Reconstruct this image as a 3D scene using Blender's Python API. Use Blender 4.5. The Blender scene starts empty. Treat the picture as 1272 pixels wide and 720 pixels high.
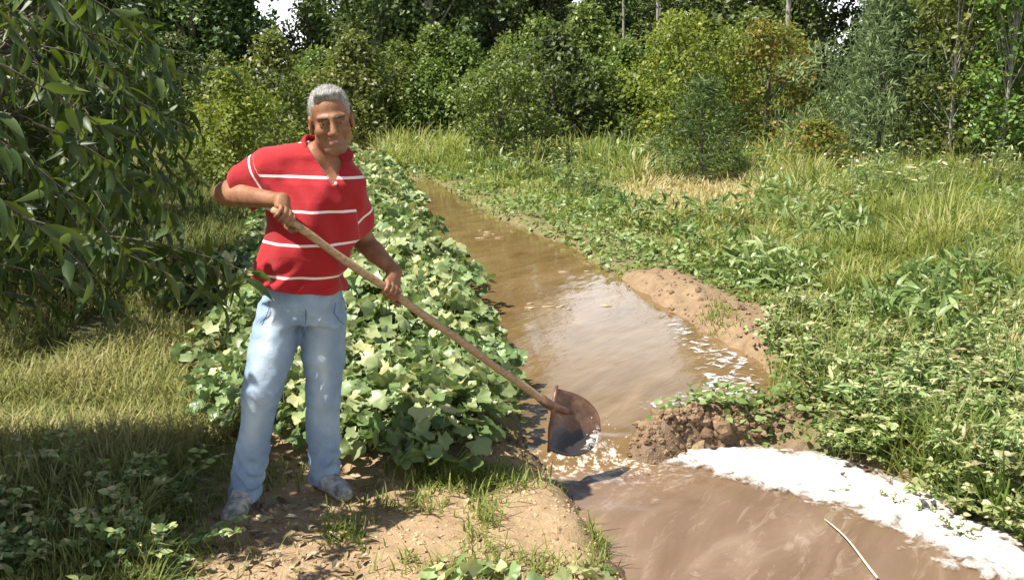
import bpy, math, numpy as np
R = math.radians
rng = np.random.default_rng(11)
scene = bpy.context.scene
col = scene.collection

# ------------------------------------------------------------------ camera model (reference frame 1272 x 720)
F, CX, CY, H, PITCH = 1222.0, 636.0, 360.0, 1.75, R(12.0)
SP, CP = math.sin(PITCH), math.cos(PITCH)
def ray(px, py):
    u, v = (px-CX)/F, -(py-CY)/F
    return np.array([u, CP+v*SP, -SP+v*CP])
def at(px, py, Y):
    d = ray(px, py); p = d*(Y/d[1]); p[2] += H; return p
def gnd(px, py, z=0.0):
    d = ray(px, py); p = d*((z-H)/d[2]); p[2] += H; return p
def G2(px, py, z=0.0): return gnd(px, py, z)[:2]

# ------------------------------------------------------------------ small numpy tools
def nrm(v): return v/np.maximum(np.linalg.norm(v, axis=-1, keepdims=True), 1e-9)
def sstep(a, b, x):
    t = np.clip((x-a)/(b-a), 0, 1); return t*t*(3-2*t)
def _hash(ix, iy, seed):
    h = (ix.astype(np.int64)*374761393 + iy.astype(np.int64)*668265263 + seed*1442695041) & 0x7fffffff
    h = ((h ^ (h >> 13))*1274126177) & 0x7fffffff
    return ((h ^ (h >> 16)) & 0xffff)/65535.0
def vn(x, y, scale, seed=0):
    x = np.asarray(x, float)/scale; y = np.asarray(y, float)/scale
    ix, iy = np.floor(x), np.floor(y); fx, fy = x-ix, y-iy
    fx = fx*fx*(3-2*fx); fy = fy*fy*(3-2*fy)
    a, b = _hash(ix, iy, seed), _hash(ix+1, iy, seed)
    c, d = _hash(ix, iy+1, seed), _hash(ix+1, iy+1, seed)
    return (a*(1-fx)+b*fx)*(1-fy)+(c*(1-fx)+d*fx)*fy
def fbm(x, y, scale, seed=0, o=3):
    s = 0; a = .5; t = 0
    for k in range(o):
        s = s + a*vn(x, y, scale/2**k, seed+k); t += a; a *= .5
    return s/t
def sdpoly(x, y, poly):
    """signed distance to a polygon, negative inside"""
    x = np.asarray(x, float); y = np.asarray(y, float)
    d = np.full(x.shape, 1e9); ins = np.zeros(x.shape, bool); n = len(poly)
    for i in range(n):
        ax, ay = poly[i]; bx, by = poly[(i+1) % n]
        ex, ey = bx-ax, by-ay; wx, wy = x-ax, y-ay
        t = np.clip((wx*ex+wy*ey)/(ex*ex+ey*ey+1e-12), 0, 1)
        d = np.minimum(d, (wx-ex*t)**2+(wy-ey*t)**2)
        c = ((ay <= y) != (by <= y))
        xi = ax+(y-ay)*ex/np.where(ey == 0, 1e-12, ey)
        ins ^= c & (x < xi)
    d = np.sqrt(d); return np.where(ins, -d, d)

# ------------------------------------------------------------------ mesh building
def link(name, me, mat=None, parent=None):
    o = bpy.data.objects.new(name, me); col.objects.link(o)
    if mat is not None and me is not None: me.materials.append(mat)
    if parent is not None: o.parent = parent
    return o
def mesh(name, V, faces, tint=None, smooth=True, attrs=None):
    """faces: list of (n,k) int arrays"""
    V = np.asarray(V, np.float32)
    me = bpy.data.meshes.new(name)
    faces = [np.asarray(f, np.int32) for f in faces if len(f)]
    nl = sum(f.size for f in faces); nf = sum(len(f) for f in faces)
    me.vertices.add(len(V)); me.vertices.foreach_set('co', V.ravel())
    me.loops.add(nl); me.polygons.add(nf)
    li = np.concatenate([f.ravel() for f in faces])
    tot = np.concatenate([np.full(len(f), f.shape[1], np.int32) for f in faces])
    st = np.concatenate([[0], np.cumsum(tot)[:-1]]).astype(np.int32)
    me.loops.foreach_set('vertex_index', li)
    me.polygons.foreach_set('loop_start', st)
    me.polygons.foreach_set('use_smooth', np.full(nf, smooth, bool))
    attrs = dict(attrs or {})
    if tint is not None: attrs['tint'] = tint
    for k, a in attrs.items():
        at_ = me.attributes.new(k, 'FLOAT', 'POINT')
        at_.data.foreach_set('value', np.asarray(a, np.float32).ravel())
    me.update(calc_edges=True)
    return me
class Acc:
    def __init__(s): s.V = []; s.F = {}; s.T = []; s.n = 0
    def add(s, V, faces, tint=0.5):
        V = np.asarray(V, float).reshape(-1, 3)
        for f in faces:
            f = np.asarray(f)
            if len(f): s.F.setdefault(f.shape[1], []).append(f+s.n)
        s.V.append(V); s.T.append(np.broadcast_to(np.asarray(tint, float), (len(V),)).copy()); s.n += len(V)
    def stamp(s, tmpl, P, tip, nor, size, tint):
        """tmpl=(verts, [faces]) with tip along +Y and face normal +Z"""
        tv, tf = tmpl
        P = np.asarray(P, float); N = len(P)
        if N == 0: return
        tip = nrm(np.asarray(tip, float)); nor = np.asarray(nor, float)
        nor = nrm(nor-(nor*tip).sum(1, keepdims=True)*tip)
        side = np.cross(tip, nor)
        size = np.broadcast_to(np.asarray(size, float), (N,))
        W = (tv[None, :, 0:1]*side[:, None]+tv[None, :, 1:2]*tip[:, None]+tv[None, :, 2:3]*nor[:, None])*size[:, None, None]+P[:, None]
        k = len(tv); off = (np.arange(N)*k)[:, None, None]
        fs = [(f[None]+off).reshape(-1, f.shape[1]) for f in tf]
        tint = np.broadcast_to(np.asarray(tint, float), (N,))
        s.add(W.reshape(-1, 3), fs, np.repeat(tint, k))
    def tube(s, pts, rad, sides=6, tint=0.5, cap=True):
        pts = np.asarray(pts, float); n = len(pts); rad = np.broadcast_to(np.asarray(rad, float), (n,))
        t = nrm(np.gradient(pts, axis=0))
        ref = np.array([0, 0, 1.]) if abs(t[0][2]) < .9 else np.array([1., 0, 0])
        a = nrm(np.cross(t, ref)); b = np.cross(t, a)
        th = np.arange(sides)/sides*2*np.pi
        V = pts[:, None]+rad[:, None, None]*(np.cos(th)[None, :, None]*a[:, None]+np.sin(th)[None, :, None]*b[:, None])
        i = np.arange(n-1)[:, None]*sides; j = np.arange(sides)[None]; j2 = (j+1) % sides
        q = np.stack([i+j, i+j2, i+sides+j2, i+sides+j], -1).reshape(-1, 4)
        fs = [q]
        if cap: fs += [np.arange(sides)[None, ::-1], (np.arange(sides)+(n-1)*sides)[None]]
        s.add(V.reshape(-1, 3), fs, tint)
    def mesh(s, name, smooth=True):
        fs = [np.concatenate(v) for v in s.F.values()]
        return mesh(name, np.concatenate(s.V), fs, np.concatenate(s.T), smooth)
def leaf_t(w=.26, seg=4, fold=.25, curl=.25, point=1.0, base=.35):
    """pointed leaf of length 1, folded along the midrib, tip curling down"""
    V = [(0, 0, 0)]; q = []; t = []
    for i in range(1, seg):
        y = i/seg
        ww = w*math.sin(math.pi*y**(.5+base))**point
        z = -curl*y*y
        V += [(-ww, y, z+fold*ww), (0, y, z), (ww, y, z+fold*ww)]
    V.append((0, 1, -curl)); L = len(V)-1
    t += [(0, 2, 1), (0, 3, 2)]
    for i in range(seg-2):
        a = 1+3*i; b = a+3
        q += [(a, a+1, b+1, b), (a+1, a+2, b+2, b+1)]
    a = 1+3*(seg-2); t += [(a, a+1, L), (a+1, a+2, L)]
    return np.array(V, float), [np.array(q, int).reshape(-1, 4), np.array(t, int)]
def round_leaf_t(n=11, cup=.18, lobes=5, depth=.16, wav=.05, seed=0):
    """broad lobed leaf (gourd family): a fan with an inner ring; the stalk joins at the origin"""
    r_ = np.random.default_rng(seed)
    th = np.linspace(-2.55, 2.55, n)
    rad = .5*(1-depth*(.5-.5*np.cos(th*lobes)))*(1+.12*np.cos(th))*(1+r_.uniform(-.06, .06, n))
    V = [(0, 0, 0)]; ctr = .1
    for k, f in ((0, .55), (1, 1.0)):
        for i in range(n):
            z = cup*(f*f)*.5*(1 if k else .6)-.12*f*f*max(0, math.cos(th[i]))+wav*f*r_.uniform(-1, 1)
            V.append((rad[i]*f*math.sin(th[i]), ctr*f+rad[i]*f*math.cos(th[i]), z))
    t = [(0, 2+i, 1+i) for i in range(n-1)]
    q = [(1+i, 2+i, 2+i+n, 1+i+n) for i in range(n-1)]
    V = np.array(V); 
    return V, [np.array(q), np.array(t)]
def quad_leaf_t(w=.3, fold=.25):
    V = np.array([(0, 0, 0), (-w, .5, fold*w), (0, 1, -.08), (w, .5, fold*w), (0, .5, 0)], float)
    return V, [np.array([(0, 4, 1), (4, 2, 1), (0, 3, 4), (4, 3, 2)])]

# ------------------------------------------------------------------ materials
def mat(name):
    m = bpy.data.materials.new(name); m.use_nodes = True
    nt = m.node_tree; nt.nodes.clear()
    out = nt.nodes.new('ShaderNodeOutputMaterial')
    return m, nt, out
def N(nt, t, **kw):
    n = nt.nodes.new(t)
    for k, v in kw.items():
        if k in n.inputs: n.inputs[k].default_value = v
        else: setattr(n, k, v)
    return n
def ramp(nt, src, stops, interp='LINEAR'):
    r = nt.nodes.new('ShaderNodeValToRGB'); r.color_ramp.interpolation = interp
    e = r.color_ramp.elements
    while len(e) < len(stops): e.new(0.5)
    for el, (p, c) in zip(e, stops):
        el.position = p; el.color = (*c, 1) if len(c) == 3 else c
    nt.links.new(src, r.inputs[0]); return r.outputs[0]
def mixc(nt, fac, a, b, mode='MIX'):
    m = nt.nodes.new('ShaderNodeMix'); m.data_type = 'RGBA'; m.blend_type = mode
    for s, v in ((m.inputs[0], fac), (m.inputs[6], a), (m.inputs[7], b)):
        if isinstance(v, (int, float)): s.default_value = v
        elif isinstance(v, tuple): s.default_value = (*v, 1)
        else: nt.links.new(v, s)
    return m.outputs[2]
def math_(nt, op, a, b=0.0, c=0.0):
    m = nt.nodes.new('ShaderNodeMath'); m.operation = op
    for s, v in zip(m.inputs, (a, b, c)):
        if isinstance(v, (int, float)): s.default_value = v
        else: nt.links.new(v, s)
    return m.outputs[0]
def noise(nt, scale, detail=4, rough=.6, coord=None, dist=0.0):
    n = nt.nodes.new('ShaderNodeTexNoise'); n.inputs['Scale'].default_value = scale
    n.inputs['Detail'].default_value = detail; n.inputs['Roughness'].default_value = rough; n.inputs['Distortion'].default_value = dist
    if coord is not None: nt.links.new(coord, n.inputs['Vector'])
    return n.outputs[0]
def attr(nt, name):
    n = nt.nodes.new('ShaderNodeAttribute'); n.attribute_name = name; return n.outputs['Fac']
def objco(nt):
    return nt.nodes.new('ShaderNodeTexCoord').outputs['Object']
def bump(nt, h, strength=.3, dist=.01):
    b = nt.nodes.new('ShaderNodeBump'); b.inputs['Strength'].default_value = strength; b.inputs['Distance'].default_value = dist
    nt.links.new(h, b.inputs['Height']); return b.outputs[0]
def leaf_mat(name, stops, trans=.3, rough=.45, spec=.4, tcol=(.5, .75, .1), vary=.0):
    m, nt, out = mat(name); L = nt.links.new
    c = ramp(nt, attr(nt, 'tint'), stops)
    if vary:
        oi = nt.nodes.new('ShaderNodeObjectInfo')
        h = nt.nodes.new('ShaderNodeHueSaturation'); L(c, h.inputs['Color'])
        L(math_(nt, 'MULTIPLY_ADD', oi.outputs['Random'], vary*.10, .5-vary*.05), h.inputs['Hue'])
        L(math_(nt, 'MULTIPLY_ADD', oi.outputs['Random'], vary*.8, 1-vary*.4), h.inputs['Value'])
        c = h.outputs[0]
    p = N(nt, 'ShaderNodeBsdfPrincipled', Roughness=rough); p.inputs['Specular IOR Level'].default_value = spec
    L(c, p.inputs['Base Color'])
    t = nt.nodes.new('ShaderNodeBsdfTranslucent')
    L(mixc(nt, .55, c, tcol), t.inputs['Color'])
    x = nt.nodes.new('ShaderNodeMixShader'); x.inputs[0].default_value = trans
    L(p.outputs[0], x.inputs[1]); L(t.outputs[0], x.inputs[2]); L(x.outputs[0], out.inputs[0])
    return m
def tag(o, label=None, cat=None, group=None, kind=None):
    if label: o['label'] = label
    if cat: o['category'] = cat
    if group: o['group'] = group
    if kind: o['kind'] = kind
    return o
def empty(name, loc=(0, 0, 0)):
    o = bpy.data.objects.new(name, None); o.empty_display_size = .2; col.objects.link(o); o.location = tuple(loc); return o
def dup(root, loc, rz=0, sc=1.0):
    r = root.copy(); col.objects.link(r); r.location = tuple(loc); r.rotation_euler = (0, 0, rz)
    r.scale = (sc, sc, sc) if isinstance(sc, (int, float)) else sc
    for ch in list(root.children):
        c = ch.copy(); col.objects.link(c); c.parent = r
        for g in list(ch.children):
            d = g.copy(); col.objects.link(d); d.parent = c
    return r
# ------------------------------------------------------------------ signed-distance modelling: blended solids meshed with surface nets
class SDF:
    def __init__(s, lo, hi, h):
        s.lo = np.array(lo, float); s.h = h
        s.n = np.ceil((np.array(hi)-s.lo)/h).astype(int)+1
        s.F = np.full(tuple(s.n), 9.0, np.float32)
    def _sl(s, lo, hi):
        a = np.clip(np.floor((np.asarray(lo)-s.lo)/s.h).astype(int), 0, s.n-1)
        b = np.clip(np.ceil((np.asarray(hi)-s.lo)/s.h).astype(int)+1, 1, s.n)
        sl = tuple(slice(i, max(j, i+1)) for i, j in zip(a, b))
        X = [(s.lo[k]+s.h*np.arange(sl[k].start, sl[k].stop)).astype(np.float32) for k in range(3)]
        return sl, X[0][:, None, None], X[1][None, :, None], X[2][None, None, :]
    def put(s, fn, lo, hi, k=.0, op='u'):
        m = k+.02
        sl, x, y, z = s._sl(np.asarray(lo)-m, np.asarray(hi)+m)
        d = fn(x, y, z); A = s.F[sl]
        if op == 'u':
            if k > 0:
                t = np.clip(.5+.5*(A-d)/k, 0, 1); s.F[sl] = A*(1-t)+d*t-k*t*(1-t)
            else: s.F[sl] = np.minimum(A, d)
        else:
            if k > 0:
                t = np.clip(.5-.5*(A+d)/k, 0, 1); s.F[sl] = A*(1-t)-d*t+k*t*(1-t)
            else: s.F[sl] = np.maximum(A, -d)
    def cone(s, a, b, r1, r2, k=.0, op='u'):
        a = np.asarray(a, float); b = np.asarray(b, float); ab = b-a; L = max((ab*ab).sum(), 1e-9); r = max(r1, r2)
        def fn(x, y, z):
            px, py, pz = x-a[0], y-a[1], z-a[2]
            t = np.clip((px*ab[0]+py*ab[1]+pz*ab[2])/L, 0, 1)
            return np.sqrt((px-t*ab[0])**2+(py-t*ab[1])**2+(pz-t*ab[2])**2)-(r1+(r2-r1)*t)
        s.put(fn, np.minimum(a, b)-r, np.maximum(a, b)+r, k, op)
    def chain(s, pts, rad, k=.0, k2=.01):
        for i in range(len(pts)-1): s.cone(pts[i], pts[i+1], rad[i], rad[i+1], k if i == 0 else k2)
    def ell(s, c, r, k=.0, op='u', M=None):
        c = np.asarray(c, float); r = np.asarray(r, float); M = np.eye(3) if M is None else np.asarray(M)
        def fn(x, y, z):
            px, py, pz = x-c[0], y-c[1], z-c[2]
            q = [(px*M[i][0]+py*M[i][1]+pz*M[i][2]) for i in range(3)]
            k0 = np.sqrt(sum((q[i]/r[i])**2 for i in range(3)))
            k1 = np.sqrt(sum((q[i]/r[i]**2)**2 for i in range(3)))
            return k0*(k0-1)/np.maximum(k1, 1e-6)
        R_ = r.max(); s.put(fn, c-R_, c+R_, k, op)
    def loft(s, keys, k=.0, op='u', p=2.4):
        """keys: rows of z, cx, cy, a, b (half widths); a solid of stacked superellipses"""
        K = np.array(sorted(keys), float)
        def fn(x, y, z):
            zz = np.clip(z, K[0, 0], K[-1, 0])
            f = [np.interp(zz, K[:, 0], K[:, i]) for i in range(1, 5)]
            g = (np.abs((x-f[0])/f[2])**p+np.abs((y-f[1])/f[3])**p)**(1/p)
            d = (g-1)*np.minimum(f[2], f[3])
            dz = np.maximum(K[0, 0]-z, z-K[-1, 0])
            return np.where(dz > 0, np.sqrt(np.maximum(d, 0)**2+dz**2)+np.minimum(d, 0)*0, np.maximum(d, dz)).astype(np.float32)
        m = K[:, 3].max(); n = K[:, 4].max()
        s.put(fn, (K[:, 1].min()-m, K[:, 2].min()-n, K[0, 0]), (K[:, 1].max()+m, K[:, 2].max()+n, K[-1, 0]), k, op)
    def field(s, fn):
        sl, x, y, z = s._sl(s.lo, s.lo+s.h*s.n); s.F = (s.F+fn(x, y, z)).astype(np.float32)
    def clip(s, fn):
        sl, x, y, z = s._sl(s.lo, s.lo+s.h*s.n); s.F = np.maximum(s.F, fn(x, y, z)).astype(np.float32)
    def nets(s):
        Fv = s.F; I = Fv < 0
        c = np.zeros(tuple(s.n-1), np.int8)
        for i in (0, 1):
            for j in (0, 1):
                for k in (0, 1): c += I[i:s.n[0]-1+i, j:s.n[1]-1+j, k:s.n[2]-1+k]
        ix, iy, iz = np.nonzero((c > 0) & (c < 8))
        idx = np.full(c.shape, -1, np.int32); idx[ix, iy, iz] = np.arange(len(ix))
        pos = np.zeros((len(ix), 3)); cnt = np.zeros(len(ix))
        co = [(i, j, k) for i in (0, 1) for j in (0, 1) for k in (0, 1)]
        for a in co:
            for ax in range(3):
                if a[ax]: continue
                b = list(a); b[ax] = 1
                fa = Fv[ix+a[0], iy+a[1], iz+a[2]]; fb = Fv[ix+b[0], iy+b[1], iz+b[2]]
                cr = (fa < 0) != (fb < 0)
                t = np.where(cr, fa/np.where(fa == fb, 1, fa-fb), 0)
                p = np.tile(np.array(a, float), (len(ix), 1)); p[:, ax] += t
                pos += p*cr[:, None]; cnt += cr
        V = s.lo+s.h*(np.stack([ix, iy, iz], 1)+pos/cnt[:, None])
        Q = []
        for ax in range(3):
            o = [i for i in range(3) if i != ax]
            sl0 = [slice(1, -1)]*3; sl1 = [slice(1, -1)]*3
            sl0[ax] = slice(0, -1); sl1[ax] = slice(1, None)
            A, B = I[tuple(sl0)], I[tuple(sl1)]
            e = np.stack(np.nonzero(A != B), 1)
            base = e.copy(); base[:, o[0]] += 1; base[:, o[1]] += 1
            ain = A[e[:, 0], e[:, 1], e[:, 2]]
            def cell(d0, d1):
                q = base.copy(); q[:, o[0]] += d0; q[:, o[1]] += d1
                return idx[q[:, 0], q[:, 1], q[:, 2]]
            q = np.stack([cell(-1, -1), cell(0, -1), cell(0, 0), cell(-1, 0)], 1)
            flip = ain if ax != 1 else ~ain
            q = np.where(flip[:, None], q, q[:, ::-1]); Q.append(q)
        Q = np.concatenate(Q); Q = Q[(Q >= 0).all(1)]
        return V, Q
def smooth_mesh(V, Q, it=1, lam=.5):
    for _ in range(it):
        S = np.zeros_like(V); c = np.zeros(len(V))
        for i in range(4):
            a, b = Q[:, i], Q[:, (i+1) % 4]
            np.add.at(S, a, V[b]); np.add.at(c, a, 1); np.add.at(S, b, V[a]); np.add.at(c, b, 1)
        V = V+lam*(S/np.maximum(c, 1)[:, None]-V)
    return V
_wr = np.random.default_rng(5)
def folds(scale, amp, n=7, zs=1.0, seed=0):
    """smooth pseudo-random field from a few sine waves; zs > 1 makes the folds run across the limb"""
    r_ = np.random.default_rng(seed)
    K = r_.normal(size=(n, 3)); K /= np.linalg.norm(K, axis=1)[:, None]; K *= 2*np.pi/scale*r_.uniform(.6, 1.6, (n, 1)); K[:, 2] *= zs
    ph = r_.uniform(0, 6.28, n)
    def fn(x, y, z):
        s = 0
        for k, p in zip(K, ph): s = s+np.sin(k[0]*x+k[1]*y+k[2]*z+p)
        return amp*s/math.sqrt(n)
    return fn
# ================================================================== layout on the ground (plan view)
WU, WL = -0.07, -0.14           # water level above and below the little dam
P_UP = np.array([G2(x, y, WU) for x, y in [(500, 222), (512, 240), (520, 258), (540, 292), (572, 336), (608, 380), (640, 425), (662, 470), (664, 505), (668, 540), (700, 560), (770, 545), (800, 512), (860, 503), (935, 494), (946, 474), (925, 446), (872, 420), (838, 398), (788, 366), (735, 332), (692, 304), (640, 284), (592, 262), (556, 240), (530, 224)]])
P_LO = np.array([G2(x, y, WL) for x, y in [(690, 570), (716, 606), (742, 645), (764, 690), (790, 730), (850, 860), (1700, 860), (1330, 700), (1240, 655), (1140, 608), (1065, 578), (1000, 563), (955, 557), (860, 556), (785, 560)]])
P_GAP = np.array([G2(x, y, WU) for x, y in [(672, 520), (785, 525), (790, 575), (700, 590)]])
DAM_A, DAM_B = G2(700, 572, -.1), G2(985, 516)
DAM_L, DAM_R = G2(806, 532), G2(990, 500)
P_BED = np.array([G2(x, y) for x, y in [(222, 505), (330, 535), (440, 545), (520, 578), (600, 565), (640, 530), (645, 470), (600, 395), (545, 325), (505, 270), (478, 215), (455, 190), (425, 190), (370, 230), (300, 295), (235, 400)]])
P_BARE = np.array([G2(x, y) for x, y in [(215, 800), (235, 640), (250, 575), (330, 535), (440, 545), (520, 575), (620, 560), (690, 560), (720, 600), (770, 680), (800, 800)]])
P_MUD = np.array([G2(x, y) for x, y in [(758, 338), (830, 336), (890, 362), (965, 392), (965, 415), (945, 470), (905, 445), (840, 400)]])
P_STRAW = np.array([G2(x, y) for x, y in [(760, 232), (900, 222), (935, 245), (890, 268), (800, 262)]])
def sd_water(x, y):
    return np.minimum(np.minimum(sdpoly(x, y, P_UP), sdpoly(x, y, P_LO)), sdpoly(x, y, P_GAP))
_dn = np.array([-(DAM_B-DAM_A)[1], (DAM_B-DAM_A)[0]]); _dn = _dn/np.linalg.norm(_dn)
def upstream(x, y): return (x-DAM_A[0])*_dn[0]+(y-DAM_A[1])*_dn[1]
def zwater(x, y): return WL+(WU-WL)*sstep(-.02, .10, upstream(x, y))
def segd(x, y, a, b):
    e = b-a; t = np.clip(((x-a[0])*e[0]+(y-a[1])*e[1])/(e@e), 0, 1)
    return np.hypot(x-a[0]-t*e[0], y-a[1]-t*e[1])
def hfun(x, y):
    x = np.asarray(x, float); y = np.asarray(y, float)
    near = np.exp(-np.maximum(np.hypot(x, y-5)-6, 0)/6)
    z = (.07*(fbm(x, y, 1.6, 3)-.5)+.035*(fbm(x, y, .35, 7)-.5)+.02*(fbm(x, y, .09, 9)-.5))*(.3+.7*near)
    z = z+.5*(fbm(x, y, 22, 31, 2)-.5)*sstep(18, 60, np.hypot(x, y))
    d = sd_water(x, y)+.10*(fbm(x, y, .3, 21)-.5)+.09*(fbm(x, y, .09, 23, 2)-.5)
    # soil heaped along the right bank
    dm = sdpoly(x, y, P_MUD); z = z+sstep(.2, -.2, dm)*(.07*fbm(x, y, .3, 41)+.07*(fbm(x, y, .11, 43, 2)-.45))
    z = z+.05*sstep(.2, -.2, sdpoly(x, y, P_BED))
    k = sstep(-.22, .24, d)
    z = -.34*(1-k)+z*k
    dd = segd(x, y, DAM_L, DAM_R)
    lump = .50+.95*fbm(x, y, .16, 55)
    z = np.maximum(z, -.3+.32*sstep(.23, .03, dd)*lump)
    return z

# ------------------------------------------------------------------ ground: one sheet out to the horizon
def axis(a, b, st, lo, hi, g=1.09):
    c = list(np.arange(a, b, st)); s = st; v = b
    while v < hi: c.append(v); s *= g; v += s
    s = st; v = a-st; pre = []
    while v > lo: pre.append(v); s *= g; v -= s
    return np.array([lo]+pre[::-1]+c+[hi])
gx = axis(-2.2, 2.9, .034, -500, 500, 1.07); gy = axis(2.7, 7.0, .034, -200, 900, 1.035)
X, Y = np.meshgrid(gx, gy, indexing='ij'); Z = hfun(X, Y)
nx, ny = X.shape; ii = (np.arange(nx-1)[:, None]*ny+np.arange(ny-1)[None]).ravel()
q = np.stack([ii, ii+ny, ii+ny+1, ii+1], 1)
xf, yf = X.ravel(), Y.ravel()
dW = sd_water(xf, yf); up = upstream(xf, yf)
wet = np.maximum.reduce([sstep(.16, -.02, dW+.10*(fbm(xf, yf, .2, 61)-.5)), sstep(.30, .12, segd(xf, yf, DAM_L, DAM_R))*.8, sstep(.1, -.1, sdpoly(xf, yf, P_MUD))*(.25+.4*fbm(xf, yf, .3, 63))])
bare = np.maximum.reduce([sstep(.1, -.12, sdpoly(xf, yf, P_BARE)+.3*(fbm(xf, yf, .4, 71)-.5)), sstep(.1, -.1, sdpoly(xf, yf, P_MUD)), sstep(.2, -.4, sdpoly(xf, yf, P_STRAW))])
me = mesh('ground', np.stack([xf, yf, Z.ravel()], 1), [q], attrs={'wet': wet, 'bare': bare})
m, nt, out = mat('soil'); L = nt.links.new; oc = objco(nt)
n1, n2, n3 = noise(nt, 1.3, 5, .6, oc), noise(nt, 14, 6, .65, oc), noise(nt, 90, 3, .6, oc)
dry = ramp(nt, n2, [(.25, (.21, .14, .078)), (.5, (.325, .23, .13)), (.75, (.42, .315, .19))])
dry = mixc(nt, math_(nt, 'MULTIPLY', n1, .5), dry, (.38, .25, .135))
under = ramp(nt, n2, [(.3, (.07, .075, .025)), (.55, (.17, .16, .06)), (.8, (.28, .24, .11))])
c = mixc(nt, attr(nt, 'bare'), under, dry)
mudc = ramp(nt, n2, [(.3, (.10, .06, .032)), (.7, (.22, .14, .08))])
c = mixc(nt, attr(nt, 'wet'), c, mudc)
c = mixc(nt, math_(nt, 'MULTIPLY', ramp(nt, noise(nt, 5, 6, .7, oc), [(.45, (0, 0, 0)), (.62, (1, 1, 1))]), .35), c, (.19, .12, .06))
p = N(nt, 'ShaderNodeBsdfPrincipled'); L(c, p.inputs['Base Color'])
L(math_(nt, 'MULTIPLY_ADD', attr(nt, 'wet'), -.45, .92), p.inputs['Roughness'])
hh = math_(nt, 'MULTIPLY_ADD', n3, .35, n2)
L(bump(nt, hh, .7, .03), p.inputs['Normal']); L(p.outputs[0], out.inputs[0])
M_SOIL = m
tag(link('ground', me, m), kind='structure')

# ------------------------------------------------------------------ muddy water, one surface that drops through the gap in the dam
wx = np.arange(-3.2, 4.6, .03); wy = np.arange(2.4, 19.5, .03)
X, Y = np.meshgrid(wx, wy, indexing='ij')
Dw = sd_water(X, Y)
rip = .0022*(fbm(X, Y, .28, 81, 2)-.5)
fall = np.exp(-(segd(X, Y, G2(700, 565, -.1), G2(775, 565, -.1))/.22)**2)
low_t = sstep(.05, -.2, upstream(X, Y))
rip = rip+.03*fall*(fbm(X, Y, .09, 85, 2)-.5)+low_t*.012*(fbm(X*.6+Y*.5, Y*.5, .12, 87, 2)-.5)
Z = zwater(X, Y)+rip
ok = (Dw < .26)
nx, ny = X.shape; ii = (np.arange(nx-1)[:, None]*ny+np.arange(ny-1)[None])
keep = ok[:-1, :-1] & ok[1:, :-1] & ok[:-1, 1:] & ok[1:, 1:]; ii = ii[keep]
q = np.stack([ii, ii+ny, ii+ny+1, ii+1], 1)
used = np.unique(q); remap = np.full(X.size, -1); remap[used] = np.arange(len(used))
V = np.stack([X.ravel(), Y.ravel(), Z.ravel()], 1)[used]
me = mesh('water', V, [remap[q]], attrs={'low': low_t.ravel()[used], 'churn': (fall*(upstream(X, Y) < .1)).ravel()[used]})
m, nt, out = mat('muddy_water'); L = nt.links.new; oc = objco(nt)
vr = nt.nodes.new('ShaderNodeVectorRotate'); vr.rotation_type = 'Z_AXIS'; L(oc, vr.inputs['Vector']); vr.inputs['Angle'].default_value = R(-32)*-1
mp = nt.nodes.new('ShaderNodeMapping'); L(vr.outputs[0], mp.inputs[0]); mp.inputs['Scale'].default_value = (1.7, .42, 1)
sw = noise(nt, 2.2, 6, .6, mp.outputs[0], 1.2)
upc = ramp(nt, sw, [(.3, (.125, .076, .030)), (.55, (.175, .112, .048)), (.8, (.235, .158, .078))])
loc_ = ramp(nt, sw, [(.3, (.135, .084, .050)), (.55, (.185, .122, .078)), (.75, (.26, .185, .125))])
c = mixc(nt, attr(nt, 'low'), upc, loc_)
fl = noise(nt, 9, 5, .7, mp.outputs[0], .8)
ff = math_(nt, 'MULTIPLY', ramp(nt, fl, [(.56, (0, 0, 0)), (.68, (1, 1, 1))]), math_(nt, 'MULTIPLY', attr(nt, 'low'), .16))
c = mixc(nt, ff, c, (.62, .52, .42))
ch = ramp(nt, noise(nt, 22, 4, .7, oc), [(.5, (0, 0, 0)), (.62, (1, 1, 1))])
c = mixc(nt, math_(nt, 'MULTIPLY', attr(nt, 'churn'), ch), c, (.7, .6, .5))
p = N(nt, 'ShaderNodeBsdfPrincipled', IOR=1.36); L(c, p.inputs['Base Color'])
L(math_(nt, 'MULTIPLY_ADD', attr(nt, 'low'), .12, .035), p.inputs['Roughness'])
bn = noise(nt, 7, 3, .5, mp.outputs[0]); bn2 = noise(nt, 30, 2, .5, oc)
hb = math_(nt, 'MULTIPLY_ADD', math_(nt, 'MULTIPLY', attr(nt, 'low'), bn2), .6, bn)
L(bump(nt, hb, .085, .02), p.inputs['Normal']); L(p.outputs[0], out.inputs[0])
tag(link('water', me, m), kind='structure')

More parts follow.
